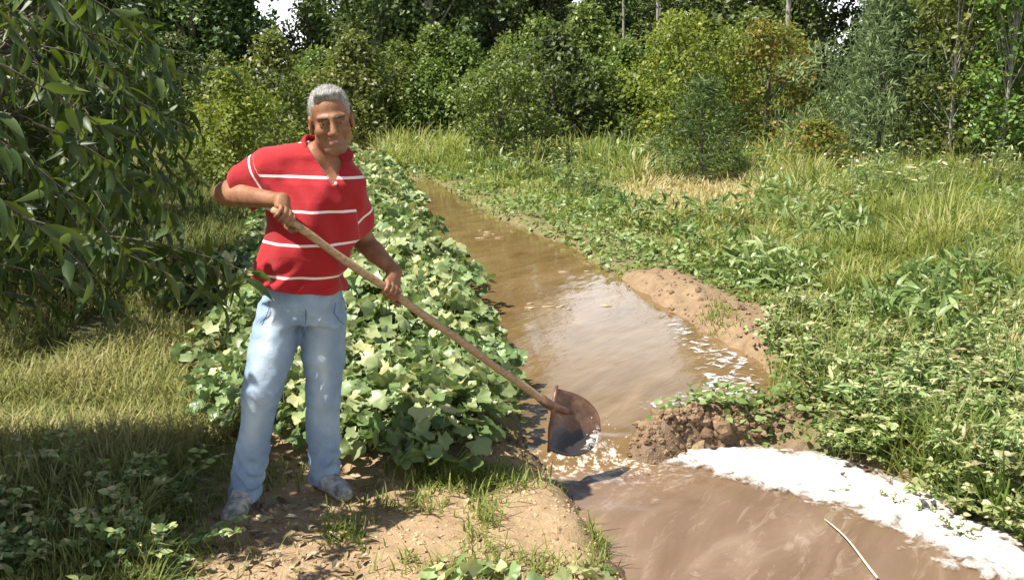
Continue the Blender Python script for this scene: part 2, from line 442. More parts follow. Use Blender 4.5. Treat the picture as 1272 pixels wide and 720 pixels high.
# ------------------------------------------------------------------ froth, and sky sparkle painted like it: thin broken sheets lying on the water
P_FOAM = np.array([G2(x, y, WL) for x, y in [(800, 560), (860, 557), (950, 558), (1010, 564), (1070, 578), (1140, 606), (1240, 655), (1330, 700), (1600, 800), (1400, 800), (1215, 712), (1165, 690), (1105, 655), (1040, 628), (970, 612), (900, 592), (840, 574)]])
P_SPARKLE = np.array([G2(x, y, WU) for x, y in [(822, 395), (850, 396), (885, 420), (925, 440), (955, 470), (940, 500), (800, 515), (795, 500), (870, 480), (860, 445), (835, 420)]])
P_STREAK = np.array([G2(x, y, WL) for x, y in [(770, 560), (800, 580), (850, 640), (900, 700), (1000, 760), (850, 760), (770, 640), (740, 590)]])
def froth_mat(name, c0, c1, sc, lo, hi, amp):
    m, nt, out = mat(name); L = nt.links.new; oc = objco(nt)
    p = N(nt, 'ShaderNodeBsdfPrincipled', Roughness=.55)
    n_ = noise(nt, sc, 6, .68, oc, .6); v = nt.nodes.new('ShaderNodeTexVoronoi'); v.inputs['Scale'].default_value = sc*4; L(oc, v.inputs['Vector'])
    L(ramp(nt, noise(nt, 30, 5, .65, oc), [(.3, c0), (.62, c1)]), p.inputs['Base Color'])
    L(bump(nt, math_(nt, 'MULTIPLY_ADD', v.outputs['Distance'], .6, noise(nt, 60, 4, .7, oc)), .55, .012), p.inputs['Normal'])
    k = math_(nt, 'ADD', attr(nt, 'dens'), math_(nt, 'MULTIPLY', math_(nt, 'SUBTRACT', n_, .5), amp))
    mr = nt.nodes.new('ShaderNodeMapRange'); L(k, mr.inputs[0]); mr.inputs[1].default_value = lo; mr.inputs[2].default_value = hi
    tr = nt.nodes.new('ShaderNodeBsdfTransparent'); x = nt.nodes.new('ShaderNodeMixShader')
    L(mr.outputs[0], x.inputs[0]); L(tr.outputs[0], x.inputs[1]); L(p.outputs[0], x.inputs[2]); L(x.outputs[0], out.inputs[0]); return m
def froth(name, poly, st, dens, lift, m, label):
    lo_, hi_ = np.maximum(poly.min(0)-.2, (-3, 2.4)), np.minimum(poly.max(0)+.2, (3.4, 20))
    X, Y = np.meshgrid(np.arange(lo_[0], hi_[0], st), np.arange(lo_[1], hi_[1], st), indexing='ij')
    D = -sdpoly(X, Y, poly); de = dens(X, Y, D)
    Z = zwater(X, Y)+.008+lift*sstep(.02, .2, de)*(.5+fbm(X, Y, .07, 98, 3))
    ok = (D > -.15) & (sd_water(X, Y) < .16)
    nx, ny = X.shape; ii = (np.arange(nx-1)[:, None]*ny+np.arange(ny-1)[None])
    keep = ok[:-1, :-1] & ok[1:, :-1] & ok[:-1, 1:] & ok[1:, 1:]; ii = ii[keep]
    q = np.stack([ii, ii+ny, ii+ny+1, ii+1], 1); used = np.unique(q); remap = np.full(X.size, -1); remap[used] = np.arange(len(used))
    tag(link(name, mesh(name, np.stack([X.ravel(), Y.ravel(), Z.ravel()], 1)[used], [remap[q]], attrs={'dens': de.ravel()[used]}), m), label, kind='stuff')
M_FOAM = froth_mat('white_foam', (.50, .44, .37), (.80, .77, .73), 11, .01, .16, .46)
froth('water_foam', P_FOAM, .012, lambda X, Y, D: np.clip(D, -.2, .16)+.085-.07*sstep(1.3, 1.8, X)*fbm(X, Y, .12, 95, 3)-.17*sstep(.62, .72, fbm(X, Y, .10, 96, 4))*sstep(1.0, 1.5, X)-.05*sstep(.5, .7, fbm(X, Y, .05, 97, 2)), .026, M_FOAM, 'white foam drifting along the right edge of the muddy channel')
froth('pond_sparkle', P_SPARKLE, .02, lambda X, Y, D: np.clip(D, -.2, .06)-.058+.10*(fbm(X+Y*.5, Y*.35, .2, 93, 2)-.5), .003, froth_mat('pale_sparkle', (.50, .52, .53), (.80, .81, .82), 13, .0, .09, .62), 'pale broken sky sparkle painted as froth on the pond against the dam and the mud bank')  # sky reflected in the ripples, painted as bluish-white patches on a sheet
froth('channel_froth', P_STREAK, .02, lambda X, Y, D: np.clip(D, -.2, .05)-.12, .002, froth_mat('tan_froth', (.42, .31, .22), (.62, .52, .42), 7, .0, .16, .62), 'thin tan froth carried down the muddy channel')

# ------------------------------------------------------------------ mud clods of the dam and along the banks
def clod_t(seed):
    r_ = np.random.default_rng(seed); t = (1+5**.5)/2
    V = nrm(np.array([(-1, t, 0), (1, t, 0), (-1, -t, 0), (1, -t, 0), (0, -1, t), (0, 1, t), (0, -1, -t), (0, 1, -t), (t, 0, -1), (t, 0, 1), (-t, 0, -1), (-t, 0, 1)], float))
    f = [(0, 11, 5), (0, 5, 1), (0, 1, 7), (0, 7, 10), (0, 10, 11), (1, 5, 9), (5, 11, 4), (11, 10, 2), (10, 7, 6), (7, 1, 8), (3, 9, 4), (3, 4, 2), (3, 2, 6), (3, 6, 8), (3, 8, 9), (4, 9, 5), (2, 4, 11), (6, 2, 10), (8, 6, 7), (9, 8, 1)]
    V = list(V); cache = {}
    def midp(a, b):
        k = (min(a, b), max(a, b))
        if k not in cache: V.append((V[a]+V[b])/2/np.linalg.norm((V[a]+V[b])/2)); cache[k] = len(V)-1
        return cache[k]
    for _ in range(1):
        nf = []
        for a, b, c in f:
            x, y, z = midp(a, b), midp(b, c), midp(c, a); nf += [(a, x, z), (b, y, x), (c, z, y), (x, y, z)]
        f = nf
    V = np.array(V); fo = folds(1.1, .16, 6, 1, seed)
    V = V*(1+1.5*fo(V[:, 0], V[:, 1], V[:, 2])+r_.uniform(-.16, .16, len(V)))[:, None]*np.array([.5, .42, .34])
    return V, [np.array(f)]
CL = [clod_t(s) for s in range(6)]
def clods(name, P, sizes, m_, label, sink=.1):
    A = Acc()
    which = rng.integers(0, 6, len(P))
    for w in range(6):
        s_ = which == w; k = s_.sum()
        if not k: continue
        a_ = rng.uniform(0, 6.28, k); tip = np.stack([np.cos(a_), np.sin(a_), rng.normal(0, .25, k)], 1)
        A.stamp(CL[w], P[s_], tip, np.tile([0, 0, 1.], (k, 1))+rng.normal(0, .3, (k, 3)), sizes[s_], rng.uniform(0, 1, k))
    return tag(link(name, A.mesh(name, False), m_), label, kind='stuff')
m, nt, out = mat('mud_clod'); oc = objco(nt)
p = N(nt, 'ShaderNodeBsdfPrincipled', Roughness=.62)
cc = ramp(nt, attr(nt, 'tint'), [(0, (.15, .09, .045)), (.5, (.28, .185, .10)), (1, (.46, .33, .19))])
cc = mixc(nt, noise(nt, 25, 5, .65, oc), cc, (.15, .09, .05))
nt.links.new(cc, p.inputs['Base Color']); nt.links.new(bump(nt, noise(nt, 45, 5, .7, oc), .8, .02), p.inputs['Normal']); nt.links.new(p.outputs[0], out.inputs[0])
M_CLOD = m
t = rng.uniform(-.02, 1.02, 1300); P = DAM_L[None]+(DAM_R-DAM_L)[None]*t[:, None]+rng.normal(0, .072, (1300, 2))
P = np.c_[P, hfun(P[:, 0], P[:, 1])]; sz = rng.gamma(1.3, .013, 1300)+.010
clods('mud_clods', P, sz, M_CLOD, 'wet brown mud clods heaped into a low dam across the channel')
P = np.array([G2(rng.uniform(770, 985), rng.uniform(325, 450)) for _ in range(800)])
P = P[(sdpoly(P[:, 0], P[:, 1], P_MUD) < .06)]
Q = np.array([G2(640+rng.normal()*42, 552+rng.normal()*9) for _ in range(90)]); P = np.r_[P, Q[sd_water(Q[:, 0], Q[:, 1]) > -.05]]
P = np.c_[P, hfun(P[:, 0], P[:, 1])]
clods('bank_clods', P, rng.gamma(1.4, .011, len(P))+.008, M_CLOD, 'brown soil clods crumbled along the pond banks')
m, nt, out = mat('dry_clod')
p = N(nt, 'ShaderNodeBsdfPrincipled', Roughness=.9)
nt.links.new(ramp(nt, attr(nt, 'tint'), [(0, (.30, .20, .11)), (1, (.50, .37, .22))]), p.inputs['Base Color']); nt.links.new(p.outputs[0], out.inputs[0])
P = np.array([G2(rng.uniform(200, 800), 545+rng.uniform(0, 1)**.8*200) for _ in range(1500)])
P = P[(sdpoly(P[:, 0], P[:, 1], P_BARE) < .05) & (sd_water(P[:, 0], P[:, 1]) > .03)]
P = np.c_[P, hfun(P[:, 0], P[:, 1])]
clods('soil_crumbs', P, rng.gamma(1.3, .006, len(P))+.006, m, 'small dry soil crumbs scattered over the sandy bank')
# ================================================================== the man
def rotz(a): c, s = math.cos(a), math.sin(a); return np.array([[c, -s, 0], [s, c, 0], [0, 0, 1]])
# shovel axis first: the hands close round it
SH_T, SH_B = at(343, 262, 3.70), at(688, 506, 4.42)
SA = nrm(SH_B-SH_T); RH = .0165
def on_axis(px):      # the point of the handle seen at image column px
    lo, hi = 0.0, 1.0
    for _ in range(40):
        mid = (lo+hi)/2; p_ = SH_T+(SH_B-SH_T)*mid
        fwd = p_[1]*CP-(p_[2]-H)*SP
        if CX+F*p_[0]/fwd < px: lo = mid
        else: hi = mid
    return SH_T+(SH_B-SH_T)*lo
HR, HL = on_axis(352), on_axis(484)

shR, shL = at(336, 208, 3.98), at(433, 226, 3.99)
elR, elL = at(279, 241, 4.06), at(452, 300, 4.14)
hip = at(376, 372, 4.0); chest = at(392, 262, 3.99); neckb = at(404, 197, 4.0)
headc = at(411, 148, 3.92)
kneeR, kneeL = at(325, 488, 3.89), at(402, 492, 4.03)
anR, anL = at(303, 600, 3.90), at(401, 582, 4.10)
hipR, hipL = at(346, 392, 3.99), at(404, 394, 4.01)
zf = lambda p_, r: p_
anR[2] = hfun(anR[0], anR[1])+.095; anL[2] = hfun(anL[0], anL[1])+.095

# torso sections: (px centre, py, depth, half width, half depth)
SEC = [(376, 362, 4.00, .168, .118), (377, 335, 3.99, .172, .130), (380, 305, 3.985, .172, .136), (386, 275, 3.985, .174, .132), (391, 248, 3.99, .182, .124), (394, 226, 4.0, .186, .112), (396, 208, 4.01, .160, .090), (399, 197, 4.02, .105, .070)]
def sections(grow):
    K = []
    for px, py, Y_, a, b in SEC:
        p_ = at(px, py, Y_); K.append((p_[2], p_[0], p_[1], a+grow, b+grow))
    return K
LO = np.array([min(elR[0], anR[0])-.25, 3.35, -.1]); HI = np.array([elL[0]+.45, 4.5, 1.85])
B = SDF(LO, HI, .0042)
# ---- trunk, neck, legs (the covered parts stay inside the clothes)
B.loft(sections(-.034))
B.cone(shR, neckb+[-.02, 0, .01], .058, .062, .04); B.cone(shL, neckb+[.02, 0, .0], .055, .062, .04)
B.loft([(hip[2]-.06, hip[0], hip[1], .120, .075), (hip[2]+.06, hip[0], hip[1], .140, .095)], .03)
B.chain([hipR, kneeR, anR], [.066, .050, .036], .01); B.chain([hipL, kneeL, anL], [.066, .050, .036], .01)
# ---- head
yaw, pitch, roll = R(13), R(9), R(7)
hf = np.array([math.sin(yaw), -math.cos(yaw), 0]); hx = np.array([math.cos(yaw), math.sin(yaw), 0]); hz = np.array([0, 0, 1.])
hf, hz = math.cos(pitch)*hf-math.sin(pitch)*hz, math.cos(pitch)*hz+math.sin(pitch)*hf
hx, hz = math.cos(roll)*hx+math.sin(roll)*hz, math.cos(roll)*hz-math.sin(roll)*hx
hx = nrm(hx); hz = nrm(hz-(hz@hx)*hx); hf = nrm(np.cross(hx, hz)); HM = np.stack([hx, hf, hz]); HS = 1.06
def hd(x, f, z): return headc+HS*(x*hx+f*hf+z*hz)
def hell(c, r, k, op='u'): B.ell(hd(*c), np.array(r)*HS, k, op, HM)
B.cone(hd(0, -.025, -.05), neckb+[.005, .015, -.02], .058, .066, .02)
hell((0, -.012, .035), (.074, .094, .082), .02)
hell((0, .028, -.042), (.060, .062, .084), .03)
B.cone(hd(-.018, .068, -.098), hd(.018, .068, -.098), .020, .020, .03)           # chin
for s in (-1, 1):
    hell((s*.046, .010, -.066), (.017, .03, .026), .03); hell((s*.034, .056, -.056), (.021, .021, .024), .02)                            # jaw corner
    hell((s*.043, .062, -.028), (.022, .023, .022), .02)                           # cheek
    B.cone(hd(s*.012, .088, .024), hd(s*.046, .074, .022), .0085, .008, .018)       # brow
    hell((s*.032, .096, .002), (.018, .012, .0090), .012, 's')                      # eye socket
    hell((s*.031, .0755, .001), (.0135, .0135, .0115), .003)                       # eyeball under the lids
    B.cone(hd(s*.022, .0865, .0075), hd(s*.042, .081, .0060), .0056, .005, .004)  # upper lid
    B.cone(hd(s*.022, .0865, -.009), hd(s*.042, .080, -.0068), .0045, .0045, .004)    # lower lid
    hell((s*.076, -.006, -.012), (.011, .021, .034), .004)                         # ear
    hell((s*.084, .000, -.010), (.008, .010, .018), .004, 's')
    hell((s*.013, .096, -.036), (.010, .011, .009), .006)                          # nostril wing
B.cone(hd(0, .090, .014), hd(0, .111, -.031), .009, .0142, .014)                  # nose
B.cone(hd(-.018, .087, -.0575), hd(.018, .087, -.0575), .0055, .0055, .007)          # lips
B.cone(hd(-.015, .088, -.073), hd(.015, .088, -.073), .0075, .0075, .006)
B.cone(hd(-.028, .087, -.056), hd(-.008, .097, -.0655), .003, .0042, .002, 's'); B.cone(hd(-.008, .097, -.0655), hd(.008, .097, -.0655), .0042, .0042, .002, 's'); B.cone(hd(.008, .097, -.0655), hd(.028, .087, -.056), .0042, .003, .002, 's')     # open smile
for s in (-1, 1): B.cone(hd(s*.030, .085, -.040), hd(s*.038, .074, -.066), .003, .002, .010, 's')   # smile fold
# ---- arms and gripping hands
def hand(c, wrist_dir, side, idx_dir, roll0):
    """c: point on the handle axis; wrist_dir: roughly towards the wrist; idx_dir: +1 if the index finger points down the handle"""
    e1 = nrm(wrist_dir-(wrist_dir@SA)*SA); e2 = np.cross(SA, e1)*side
    def pt(phi, r, s): return c+SA*s+r*(math.cos(phi)*e1+math.sin(phi)*e2)
    W = c+e1*.088+e2*.022-SA*idx_dir*.012
    rf = [.0098, .0102, .0098, .0086]
    for i in range(4):
        s = idx_dir*(.031-.0205*i); rr = RH+rf[i]*.92
        kn = pt(R(roll0), rr+.010, s)
        B.cone(W+SA*idx_dir*(.012-.008*i), kn, .0165, .0125, .012)
        n_ = [(62, 1.0), (118, .95), (170, .88), (215-(8 if i == 3 else 0), .8)]
        prev, pr = kn, .0118
        for a_, f_ in n_:
            q_ = pt(R(roll0+a_), RH+rf[i]*f_*.95, s); B.cone(prev, q_, pr, rf[i]*f_, .004); prev, pr = q_, rf[i]*f_
    # thumb leaves the side of the palm near its base and closes the other way round
    tb = W-e1*.022-e2*.012+SA*idx_dir*.016
    k1 = pt(R(roll0-75), RH+.017, idx_dir*.046); k2 = pt(R(roll0-125), RH+.011, idx_dir*.060); k3 = pt(R(roll0-170), RH+.009, idx_dir*.066)
    B.cone(W, tb, .017, .016, .01); B.cone(tb, k1, .016, .0125, .01); B.cone(k1, k2, .012, .0105, .004); B.cone(k2, k3, .0105, .0085, .004)
    return W
camv = nrm(np.array([0, 0, H])-HL)
wR = hand(HR, nrm(elR-HR)+np.array([0, 0, .55]), 1, 1, 15)
wL = hand(HL, nrm(elL-HL)+np.array([.10, -.30, .25]), 1, 1, 15)
B.chain([shR, shR*.5+elR*.5+[0, 0, .0], elR], [.056, .052, .043], .03); B.chain([elR, elR*.65+wR*.35, wR], [.044, .045, .027], .02); B.cone(wR, wR*.6+HR*.4, .027, .024, .02)
B.chain([shL, shL*.5+elL*.5, elL], [.055, .050, .041], .03); B.chain([elL, elL*.65+wL*.35, wL], [.042, .043, .026], .02); B.cone(wL, wL*.6+HL*.4, .026, .022, .02)
V, Qf = B.nets(); V = smooth_mesh(V, Qf, 1, .35)
# face regions as a mask of the skin itself (lips, stubble, brows are further down as pieces of their own)
loc = (V-headc)/HS; lx, lf, lz = loc@hx, loc@hf, loc@hz
lips = sstep(.024, .018, np.abs(lx))*sstep(.015, .009, np.abs(lz+.065))*sstep(.075, .085, lf)
mouth = sstep(.013, .008, np.abs(lx+.001))*sstep(.0034, .0016, np.abs(lz+.0652-14*lx*lx))*sstep(.078, .084, lf)
stub = sstep(.02, -.02, lf*-1+.02)*sstep(-.035, -.06, lz)*sstep(-.16, -.11, lz)*(1-lips)
eyew = np.zeros(len(V)); eyed = np.zeros(len(V))
for s in (-1, 1):
    d_ = np.hypot((lx-s*.031)/.0105, (lz-.0005)/.0033); eyew = np.maximum(eyew, sstep(1.05, .8, d_)*(lf > .07))
    eyed = np.maximum(eyed, sstep(1.0, .75, np.hypot(lx-s*.031, (lz-.0005)*1.5)/.0062)*(lf > .07))
me = mesh('person', V, [Qf], attrs={'lips': lips, 'mouth': mouth, 'stubble': stub, 'eye_white': eyew, 'iris': eyed})
m, nt, out = mat('skin'); L = nt.links.new; oc = objco(nt)
c = ramp(nt, noise(nt, 16, 6, .65, oc), [(.3, (.17, .070, .034)), (.5, (.255, .115, .058)), (.72, (.34, .17, .095))])
c = mixc(nt, math_(nt, 'MULTIPLY', attr(nt, 'stubble'), .35), c, (.22, .15, .11))
c = mixc(nt, math_(nt, 'MULTIPLY', attr(nt, 'lips'), .7), c, (.30, .10, .075))
c = mixc(nt, attr(nt, 'mouth'), c, (.42, .36, .30))
c = mixc(nt, attr(nt, 'eye_white'), c, (.34, .28, .23))
c = mixc(nt, attr(nt, 'iris'), c, (.03, .018, .01))
p = N(nt, 'ShaderNodeBsdfPrincipled', Roughness=.55); L(c, p.inputs['Base Color']); p.inputs['Subsurface Weight'].default_value = .08
p.inputs['Subsurface Radius'].default_value = (.01, .004, .002); p.inputs['Specular IOR Level'].default_value = .45
L(bump(nt, noise(nt, 90, 4, .65, oc), .35, .006), p.inputs['Normal']); L(p.outputs[0], out.inputs[0])
man = tag(link('person', me, m), 'man in a red white-striped polo shirt and faded jeans working a long-handled shovel', 'person')

# ---- hair: short grey, its own piece over the skull
Hs = SDF(headc-.17, headc+.17, .0035)
Hs.ell(hd(0, -.016, .037), np.array([.0790, .0975, .0880])*HS, 0, 'u', HM)
Hs.cone(hd(-.036, .050, .098), hd(.036, .050, .099), .019, .019, .03)
def hair_clip(x, y, z):
    px, py, pz = (x-headc[0])/HS, (y-headc[1])/HS, (z-headc[2])/HS
    a = px*hx[0]+py*hx[1]+pz*hx[2]; f_ = px*hf[0]+py*hf[1]+pz*hf[2]; u = px*hz[0]+py*hz[1]+pz*hz[2]
    line = np.where(f_ > .0, .0+f_*0, -.055)           # nape lower than the temples
    line = -.050+.056*np.clip((f_+.02)/.04, 0, 1)+.070*np.clip((f_-.035)/.030, 0, 1)
    side = np.clip((np.abs(a)-.045)/.03, 0, 1)
    line = line+.010*np.exp(-((np.abs(a)-.042)/.016)**2)*(f_ > .03)-.034*side*np.clip(f_/.03, 0, 1)*np.clip((.055-f_)/.02, 0, 1)
    return line-u
def hair_taper(x, y, z):
    t = np.clip(-hair_clip(x, y, z)/.032, 0, 1)
    return .0030+.0075*(1-t*t*(3-2*t))
Hs.field(hair_taper); Hs.clip(lambda x, y, z: (hair_clip(x, y, z)*.9).astype(np.float32))
h1, h2 = folds(.055, .0011, 9, .5, 3), folds(.02, .0005, 10, .6, 8)
Hs.field(lambda x, y, z: h1(x, y, z)+h2(x, y, z))
V, Qf = Hs.nets()
m, nt, out = mat('grey_hair'); oc = objco(nt)
mp = nt.nodes.new('ShaderNodeMapping'); nt.links.new(oc, mp.inputs[0]); mp.inputs['Scale'].default_value = (1.2, .22, .35)
hn = noise(nt, 130, 4, .7, mp.outputs[0])
p = N(nt, 'ShaderNodeBsdfPrincipled', Roughness=.5)
nt.links.new(ramp(nt, hn, [(.3, (.10, .095, .085)), (.5, (.27, .26, .24)), (.72, (.52, .50, .47))]), p.inputs['Base Color'])
nt.links.new(bump(nt, hn, .8, .012), p.inputs['Normal']); nt.links.new(p.outputs[0], out.inputs[0])
Ah = Acc(); Ah.add(V, [Qf])
# short strands combed back over the scalp, so the outline and hairline break up
hr_ = np.random.default_rng(9); pk = V[hr_.integers(0, len(V), 5200)]; rel = pk-headc
pk = pk[(rel@hz > -.05)]; n_h = len(pk); rel = nrm(pk-hd(0, -.012, .02))
dirs = nrm(rel*.28-hf*.85+hz*.10+hx*np.sign(rel@hx)[:, None]*.1+hr_.normal(0, .15, (n_h, 3)))
st = np.array([(-.05, 0, 0), (.05, 0, 0), (-.035, .55, .02), (.035, .55, .02), (0, 1, -.05)], float)
Ah.stamp((st, [np.array([(0, 1, 3, 2)]), np.array([(2, 3, 4)])]), pk-rel*.003, dirs, rel, hr_.uniform(.010, .020, n_h), .5)
link('hair', Ah.mesh('hair'), m, man)
m, nt, out = mat('dark_brow'); p = N(nt, 'ShaderNodeBsdfPrincipled', Roughness=.7); p.inputs['Base Color'].default_value = (.05, .04, .033, 1); nt.links.new(p.outputs[0], out.inputs[0])
for s in (-1, 1):
    A = Acc(); t_ = np.linspace(0, 1, 6)
    A.tube([hd(s*(.014+.034*t), .0985-.016*t*t-.004*t, .0215+.0035*math.sin(3.1*t)-.002*t) for t in t_], [.0032, .0045, .0048, .0042, .0035, .002], 6)
    link('eyebrow', A.mesh('eyebrow'), m, man)

# ---- polo shirt
T = SDF(LO, HI, .0046)
T.loft(sections(.008), p=2.3)
T.cone(shR+[0, 0, .006], neckb+[-.02, 0, .012], .064, .066, .045); T.cone(shL+[0, 0, .006], neckb+[.02, 0, .004], .061, .066, .045)
def sleeve(sh, el, wr, reach, r1, r2, wrap):
    d_ = nrm(el-sh); e_ = sh+d_*reach
    T.cone(sh, e_+d_*.06, r1, r2, .035)
    if wrap: T.cone(sh+[.03, 0, -.06], e_+d_*.06+[.012, 0, -.035], .064, .062, .03)
    return d_, e_
dR, eR = sleeve(shR, elR, wR, .175, .069, .072, 1)
dL, eL = sleeve(shL, elL, wL, .225, .067, .066, 0)
sd0 = np.clip
f1, f2 = folds(.24, .0072, 8, .9, 21), folds(.10, .0016, 6, .7, 23)
def shirt_folds(x, y, z):
    base = f1(x, y, z)+f2(x, y, z)
    # pull lines running from the shoulders towards the belly
    u = (x-chest[0])+.55*(z-chest[2]); base = base+.0035*np.sin(u*62+3*np.sin(z*9))*np.exp(-((z-chest[2]+.03)/.16)**2)
    base = base+.004*np.sin((z-hip[2])*75+6*np.sin(x*11))*np.exp(-((z-hip[2]-.10)/.07)**2)
    r_a = (x-shL[0])*.8+(z-shL[2])*.6; r_b = (z-hip[2])*.85-(x-hip[0])*.5
    base = base+.0055*(np.abs(np.sin(r_a*27+2.2*np.sin(z*7)))-.6)*np.exp(-((x-shL[0]+.06)/.09)**2)*np.exp(-((z-chest[2]-.02)/.13)**2)
    base = base+.0065*(np.abs(np.sin(r_b*24+2.0*np.sin(x*9+1)))-.6)*np.exp(-((z-hip[2]-.12)/.10)**2)
    q_ = (x-shR[0])*.35+(z-shR[2])*.94
    base = base+.005*(np.abs(np.sin(q_*34+1.5*np.sin(x*14)))-.6)*np.exp(-((x-shR[0]-.05)/.07)**2)*np.exp(-((z-shR[2]+.10)/.08)**2)
    return base
T.field(lambda x, y, z: 1.35*shirt_folds(x, y, z))
zh_l, zh_r = at(318, 354, 3.92)[2], at(432, 368, 3.95)[2]
xh_l, xh_r = at(318, 354, 3.92)[0], at(432, 368, 3.95)[0]
def shirt_clip(x, y, z):
    hem = zh_l+(zh_r-zh_l)*(x-xh_l)/(xh_r-xh_l)+.003*np.sin(x*23)
    c = hem-z
    for sh, d_, e_ in ((shR, dR, eR), (shL, dL, eL)):
        s_ = (x-e_[0])*d_[0]+(y-e_[1])*d_[1]+(z-e_[2])*d_[2]
        rad = np.sqrt(np.maximum((x-e_[0])**2+(y-e_[1])**2+(z-e_[2])**2-s_**2, 0))
        c = np.maximum(c, np.where(rad < .11, s_, -1))
    return c.astype(np.float32)
T.clip(shirt_clip)
# open neck: a V down the chest and the round of the collar
nk = hd(0, -.01, -.115)
T.cone(neckb+[.006, -.0, .03], neckb+[.006, .0, .16], .062, .075, .01, 's')
va, vb, vc = at(383, 190, 3.9), at(428, 194, 3.9), at(413, 231, 3.87)
def vcut(x, y, z):
    t = np.clip((z-vc[2])/(va[2]-vc[2]), 0, 1.6)
    cx_ = vc[0]+t*((va[0]+vb[0])/2-vc[0]); w_ = .004+t*(vb[0]-va[0])/2*.9
    return np.maximum.reduce(np.broadcast_arrays(np.abs(x-cx_)-w_, vc[2]-z, y-3.985)).astype(np.float32)
T.put(vcut, (va[0]-.15, 3.6, vc[2]-.03), (vb[0]+.15, 4.05, va[2]+.12), .0, 's')
V, Qf = T.nets(); V = smooth_mesh(V, Qf, 1, .3)
# stripe coordinate: up the body, along each sleeve
zs = V[:, 2]-.10*(V[:, 0]-chest[0])*-.25
z0 = at(372, 220, 3.88)[2]; per = z0-at(372, 262, 3.88)[2]
sp = (zs-z0)/per
for sh, d_, e_, off in ((shR, dR, eR, 1), (shL, dL, eL, 0)):
    s_ = (V-sh)@d_; rad = np.linalg.norm(V-sh-s_[:, None]*d_, axis=1)
    isl = (s_ > (.02 if off else .07)) & (rad < .125) & (np.abs(V[:, 0]-chest[0]) > .175)
    sp = np.where(isl, np.clip((s_-(.05 if off else .135))/per, -.9, .9), sp)
me = mesh('polo_shirt', V, [Qf], attrs={'stripe': sp})
m, nt, out = mat('red_striped_jersey'); L = nt.links.new; oc = objco(nt)
fr = math_(nt, 'FRACT', math_(nt, 'ADD', attr(nt, 'stripe'), 20.055))
wn = math_(nt, 'LESS_THAN', fr, .078)
c = mixc(nt, noise(nt, 6, 3, .5, oc), (.31, .004, .009), (.42, .007, .014))
c = mixc(nt, wn, c, (.80, .74, .72))
p = N(nt, 'ShaderNodeBsdfPrincipled', Roughness=.85); L(c, p.inputs['Base Color']); p.inputs['Sheen Weight'].default_value = .15
L(bump(nt, math_(nt, 'MULTIPLY_ADD', noise(nt, 400, 2, .5, oc), .25, noise(nt, 22, 4, .55, oc)), .35, .012), p.inputs['Normal']); L(p.outputs[0], out.inputs[0])
shirt = link('polo_shirt', me, m, man); M_JERSEY = m
# collar: two folded flaps standing round the neck
m2, nt, out = mat('red_collar_knit'); p = N(nt, 'ShaderNodeBsdfPrincipled', Roughness=.85); p.inputs['Base Color'].default_value = (.30, .004, .009, 1)
nt.links.new(bump(nt, noise(nt, 300, 2, .5, objco(nt)), .3, .004), p.inputs['Normal']); nt.links.new(p.outputs[0], out.inputs[0])
Cg = SDF(neckb-.2, neckb+.2, .004)
th = np.linspace(R(-30), R(212), 30)
for i in range(len(th)-1):
    def cp(t, r, dz):
        return neckb+np.array([-.004+math.cos(t)*r*1.05, .016-.42*dz+math.sin(t)*r, dz-.016*math.cos(t)-.045*max(0, -math.sin(t)+.30)])
    top0, top1 = cp(th[i], .069, .074), cp(th[i+1], .069, .074)
    lo0, lo1 = cp(th[i], .106, .036), cp(th[i+1], .106, .036)
    for f_ in np.linspace(0, 1, 9): Cg.cone(top0*(1-f_)+lo0*f_, top1*(1-f_)+lo1*f_, .006, .006, .006)
V, Qf = Cg.nets(); link('collar', mesh('collar', smooth_mesh(V, Qf, 1, .4), [Qf]), m2, shirt)
m3, nt, out = mat('white_button'); p = N(nt, 'ShaderNodeBsdfPrincipled', Roughness=.3); p.inputs['Base Color'].default_value = (.8, .76, .72, 1); nt.links.new(p.outputs[0], out.inputs[0])
def front_y(px, py, Vv):
    """depth of the nearest shirt point seen at a pixel"""
    fwd = Vv[:, 1]*CP-(Vv[:, 2]-H)*SP; upc = Vv[:, 1]*SP+(Vv[:, 2]-H)*CP
    u, v = CX+F*Vv[:, 0]/fwd, CY-F*upc/fwd
    k = np.argsort((u-px)**2+(v-py)**2)[:12]; return Vv[k][:, 1].min()
SV = np.array([v.co for v in shirt.data.vertices])
for px, py in ((398, 204), (417, 228)):
    A = Acc(); b_ = at(px, py, front_y(px, py, SV)-.003); th_ = np.arange(10)/10*6.283
    Vb = [b_+[0, -.004, 0]]+[b_+[.0065*math.cos(t), -.0025, .0065*math.sin(t)] for t in th_]+[b_+[.0065*math.cos(t), .004, .0065*math.sin(t)] for t in th_]
    A.add(Vb, [np.array([(0, 1+(i+1) % 10, 1+i) for i in range(10)]), np.array([(1+i, 1+(i+1) % 10, 11+(i+1) % 10, 11+i) for i in range(10)])])
    link('button', A.mesh('button'), m3, shirt)

